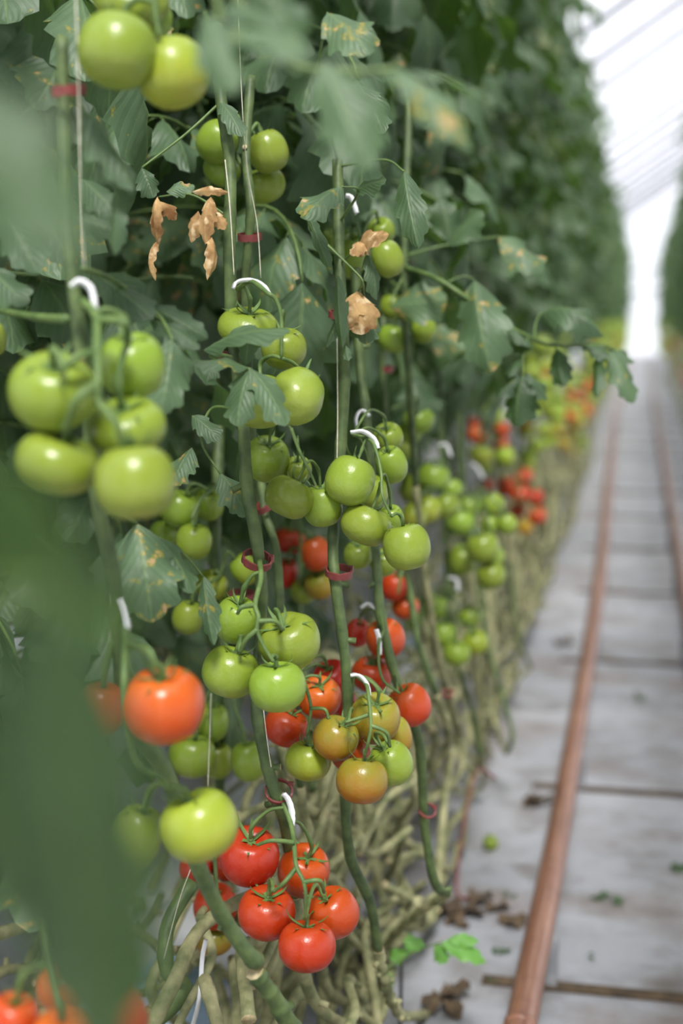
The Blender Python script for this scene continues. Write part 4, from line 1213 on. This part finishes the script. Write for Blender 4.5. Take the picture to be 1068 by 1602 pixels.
# ---------------- fruit further down the rows
COLS = ['g'] * 9 + ['yg'] * 10 + ['ol', 'ol', 'o']
CN = {'g': 'green', 'yg': 'yellow-green', 'ol': 'olive', 'y': 'yellow', 'o': 'orange', 'ro': 'orange-red', 'r': 'red'}
n_far = 0
y = 5.0
rf = random.Random(91)
while y < 13.0:
    col0 = rf.choice(COLS)
    c0 = Vector((-0.37 + rf.uniform(-.06, .05), y, rf.uniform(.62, 1.12)))
    for k in range(rf.randint(4, 6)):
        col = col0 if rf.random() < .7 else rf.choice(COLS)
        r = rf.uniform(.028, .035)
        c = c0 + Vector((rf.uniform(-.04, .04), rf.uniform(-.05, .05), -0.045 * k + rf.uniform(-.01, .01)))
        tomato(c, r, r * .9, Vector((rf.uniform(-.4, .4), rf.uniform(-.4, .4), 1)), col, f'blurred {CN[col]} tomato in the far fruit band of the left row, past the red cluster', f'blurred {CN[col]} tomatoes of the left row', 'far', False)
        n_far += 1
    y += 0.22 + 0.022 * (y - 5)
y = 13.0
while y < 22:
    c0 = Vector((0.46 + rf.uniform(-.05, .05), y, rf.uniform(.55, 1.05)))
    col = rf.choice(['o', 'ro', 'yg', 'g', 'y', 'o'])
    for k in range(3):
        r = rf.uniform(.028, .036)
        tomato(c0 + Vector((rf.uniform(-.04, .04), rf.uniform(-.05, .05), -.05 * k)), r, r * .9, Vector((0, 0, 1)), col, f'blurred {CN[col]} tomato low in the row right of the path', f'blurred {CN[col]} tomatoes of the right row', 'far', False)
    y += 0.7
for nm, side, ya, yb, n, lab in (('distant_fruit', -0.38, 13.0, 40, 500, 'specks of distant fruit along the left row'), ('distant_fruit', 0.46, 22.0, 40, 200, 'specks of distant fruit along the right row')):
    for col, share in (('yg', .62), ('g', .3), ('o', .06), ('r', .02)):
        mb = MB()
        for k in range(int(n * share)):
            c = Vector((side + rf.uniform(-.08, .05), rf.uniform(ya, yb), rf.uniform(.45, 1.15)))
            r = rf.uniform(.028, .036)
            i = [mb.vert(c + Vector((math.cos(a) * r * math.cos(b), math.sin(a) * r * math.cos(b), math.sin(b) * r))) for b in (-1.1, -.4, .4, 1.1) for a in [2 * math.pi * q / 8 for q in range(8)]]
            for ring in range(3):
                for q in range(8):
                    mb.face((i[ring * 8 + q], i[ring * 8 + (q + 1) % 8], i[(ring + 1) * 8 + (q + 1) % 8], i[(ring + 1) * 8 + q]))
            mb.face(i[24:32])
            mb.face(i[0:8][::-1])
        o = lone(nm, mb, M[col], f'{lab}, the {CN[col]} ones', 'tomatoes', None, Vector((side, ya, 0)))
        o['kind'] = 'stuff'

# ---------------- clips, rings, twine
def ring_clip(px, py, d, rpx, label, tilt=(0.25, 0.2), mat='clip', w=0.0045):
    c = W(px, py, d)
    n = (UP + RGT * tilt[0] - FWD * tilt[1]).normalized()
    s = n.orthogonal().normalized()
    b = n.cross(s)
    R = rpx * d / F_PX
    mb = MB()
    N = 36
    prof = [(-0.0012, -w), (0.0012, -w), (0.0012, w), (-0.0012, w)]
    rows = []
    for i in range(N):
        a = 2 * math.pi * i / N
        o = s * math.cos(a) + b * math.sin(a)
        rows.append([mb.vert(c + o * (R + p) + n * q * (1 if i % 6 else 0.75)) for p, q in prof])
    for i in range(N):
        j = (i + 1) % N
        for k in range(4):
            mb.face((rows[i][k], rows[j][k], rows[j][(k + 1) % 4], rows[i][(k + 1) % 4]))
    a0 = c + s * (R + 0.002)
    box(mb, a0 - Vector((.003, .003, w)), a0 + Vector((.003, .003, w)))
    return lone('stem_clip', mb, M[mat], label, 'plant clip', 'maroon ring clips on the stems', c, smooth=False)


ring_clip(402, 876, 1.66, 23, 'maroon ring clip around the stem above the green foursome', (0.3, 0.45))
ring_clip(530, 895, 1.77, 20, 'maroon ring clip on the middle stem below the central green cluster', (0.05, 0.25))
ring_clip(436, 1238, 1.69, 21, 'thin maroon ring clip low on the stem above the bottom red tomatoes', (0.1, 0.9), w=0.0022)
ring_clip(413, 792, 1.93, 14, 'maroon ring clip on the thin stem left of the middle green pair', (-0.6, 0.4))
ring_clip(105, 142, 1.27, 22, 'blurred purple-maroon ring clip near the top of the left stem', (-.1, 0.12))
ring_clip(389, 371, 1.77, 16, 'maroon ring clip on the split stem under the upper foursome', (0, .2))
ring_clip(668, 1268, 2.05, 13, 'reddish ring clip low on the right bending stem', (.3, .9), w=0.002)
ring_clip(378, 932, 2.1, 20, 'pinkish ring clip behind, on the pale stem by the green foursome', (0, .15))
ring_clip(345, 556, 1.7, 10, 'dark maroon ring clip half hidden by the drooping grey leaf', (.1, .2))
ring_clip(527, 492, 1.82, 12, 'dark red ring clip on the middle stem beside the blighted leaf', (.1, .2))
ring_clip(718, 617, 3.5, 9, 'dark ring clip far back on the stem right of the dark leaf', (.1, .2))
ring_clip(604, 577, 2.45, 9, 'dark ring clip on the stem below the flat green tomato', (.1, .2))
ring_clip(700, 1085, 2.45, 8, 'small red ring clip by the lower bend of the stem, right of the orange-red tomato', (.1, .6), w=0.002)


def truss_hook(pts, d, label, wpx=15):
    """white plastic arch that carries a heavy fruit stalk: a bent channel strip"""
    P = catmull([W(p[0], p[1], p[2] if len(p) > 2 else d) for p in pts], 16)
    mb = MB()
    wd = wpx * d / F_PX / 2
    rows = []
    for i, p in enumerate(P):
        t = (P[min(i + 1, 16)] - P[max(i - 1, 0)]).normalized()
        n = t.cross(FWD).normalized()
        s = (RGT * .3 - FWD * .8).normalized()
        s = (s - t * s.dot(t)).normalized()
        n = t.cross(s).normalized()
        th = 0.0012
        k = 1.0 if i % 3 else 0.86
        rows.append([mb.vert(p + s * a * wd * k + n * b * th + n * c * wd * .35) for a, b, c in ((-1, -1, -1), (0, -1, 0), (1, -1, -1), (1, 1, -1), (0, 1, 0), (-1, 1, -1))])
    for i in range(16):
        for k in range(6):
            mb.face((rows[i][k], rows[i][(k + 1) % 6], rows[i + 1][(k + 1) % 6], rows[i + 1][k]))
    mb.face(rows[0][::-1])
    mb.face(rows[-1])
    return lone('truss_hook', mb, M['white'], label, 'plant hook', 'white plastic hooks holding the fruit stalks')


truss_hook([(112, 450), (124, 443), (140, 455), (146, 490)], 1.23, 'blurred white hook on the left stem above the five green tomatoes', 22)
truss_hook([(366, 452), (372, 442), (392, 440), (410, 448), (420, 462)], 1.63, 'white arched hook above the drooping grey leaf', 13)
truss_hook([(548, 678), (566, 677), (582, 688), (588, 703)], 1.73, 'white hook at the top of the central green cluster', 17)
truss_hook([(560, 672), (558, 655), (566, 643), (577, 652)], 1.95, 'white hook behind, just above the central one', 9)
truss_hook([(586, 985), (590, 1000), (591, 1024)], 1.9, 'short white tag-like hook in front of the red tomato', 15)
truss_hook([(548, 1058), (560, 1058), (571, 1070), (575, 1088)], 1.72, 'white hook above the mixed cluster', 14)
truss_hook([(441, 1243), (448, 1252), (453, 1270), (453, 1290)], 1.67, 'white hook above the bottom red tomatoes', 22)
truss_hook([(186, 938), (192, 955), (198, 985)], 1.3, 'blurred white hook above the large orange tomato', 26)
truss_hook([(686, 698), (696, 697), (703, 715)], 2.95, 'far white hook over the slanting green row', 10)
truss_hook([(540, 308), (548, 312), (556, 335)], 1.9, 'pale hook high on the middle stem', 14)
truss_hook([(700, 905), (712, 908), (714, 925)], 2.95, 'far white hook over the small hanging green cluster', 11)
truss_hook([(735, 728), (745, 735), (752, 750)], 3.6, 'far white hook left of the far red cluster', 14)
truss_hook([(565, 952), (575, 945), (583, 955)], 2.1, 'white hook half hidden left of the tag above the red tomatoes', 10)


def twine(pts, label):
    P = catmull([W(*p) for p in pts], 30)
    mb = MB()
    tube(mb, P, 0.0007, 5)
    return lone('twine', mb, M['twine'], label, 'twine', 'training twines')


twine([(118, -20, 1.27), (122, 100, 1.26), (126, 250, 1.26), (132, 420, 1.26)], 'pale twine hanging beside the left stem near the top')
twine([(372, 0, 1.68), (378, 150, 1.68), (386, 260, 1.72), (402, 350, 1.74), (408, 435, 1.75)], 'pale twine beside the split stem below the upper foursome')
twine([(352, 250, 1.66), (360, 330, 1.65), (366, 430, 1.66)], 'fine twine along the stem left of the upper foursome')
twine([(527, 520, 1.8), (528, 640, 1.78), (527, 720, 1.77)], 'pale twine along the middle stem above the central green cluster')
twine([(330, 1085, 1.9), (328, 1150, 1.9), (325, 1232, 1.9)], 'pale twine hanging right of the large orange tomato')
twine([(298, 1360, 1.7), (280, 1410, 1.72), (256, 1500, 1.76)], 'slanting twine beside the arched old stem low at the left')
twine([(412, 1110, 1.68), (418, 1160, 1.68), (424, 1200, 1.68)], 'fine twine beside the stem below the green foursome')
twine([(168, 1100, 1.36), (172, 1010, 1.34), (176, 940, 1.32), (160, 800, 1.31)], 'blurred pale twine beside the left stem above the orange tomato')
# ------------------------------------------------------------------ light and camera
wd = bpy.data.worlds.new('sky')
SC.world = wd
wd.use_nodes = True
bg = wd.node_tree.nodes.get('Background') or wd.node_tree.nodes.new('ShaderNodeBackground')
bg.inputs[0].default_value = (0.93, 0.95, 1.0, 1)
bg.inputs[1].default_value = 1.4
wo = wd.node_tree.nodes.get('World Output') or wd.node_tree.nodes.new('ShaderNodeOutputWorld')
wd.node_tree.links.new(bg.outputs[0], wo.inputs[0])

sd = bpy.data.lights.new('sun', 'SUN')
sd.energy = 6.6
sd.angle = math.radians(13)
sd.color = (1.0, 0.96, 0.9)
so = bpy.data.objects.new('sun', sd)
COL.objects.link(so)
to_sun = Vector((0.15, -0.55, 0.80)).normalized()
so.rotation_mode = 'QUATERNION'
so.rotation_quaternion = UP.rotation_difference(to_sun)

cd = bpy.data.cameras.new('camera')
cd.sensor_fit = 'HORIZONTAL'
cd.sensor_width = 24.0
cd.lens = F_PX / 1068 * 24.0
cd.clip_start = 0.02
cd.dof.use_dof = True
cd.dof.focus_distance = 1.68
cd.dof.aperture_fstop = 2.2
cd.dof.aperture_blades = 0
co = bpy.data.objects.new('camera', cd)
COL.objects.link(co)
m = Matrix((RGT, UPV, -FWD)).transposed().to_4x4()
m.translation = CAM
co.matrix_world = m
SC.camera = co

vs = SC.view_settings
vs.view_transform = 'Standard'
vs.look = 'None'
vs.gamma = 1.0
vs.use_curve_mapping = False
vs.exposure = 0.22
cy = SC.cycles
cy.max_bounces = 8
cy.diffuse_bounces = 3
cy.glossy_bounces = 2
cy.transmission_bounces = 4
cy.transparent_max_bounces = 6
cy.sample_clamp_indirect = 6.0
cy.use_denoising = True
cy.caustics_reflective = False
cy.caustics_refractive = False
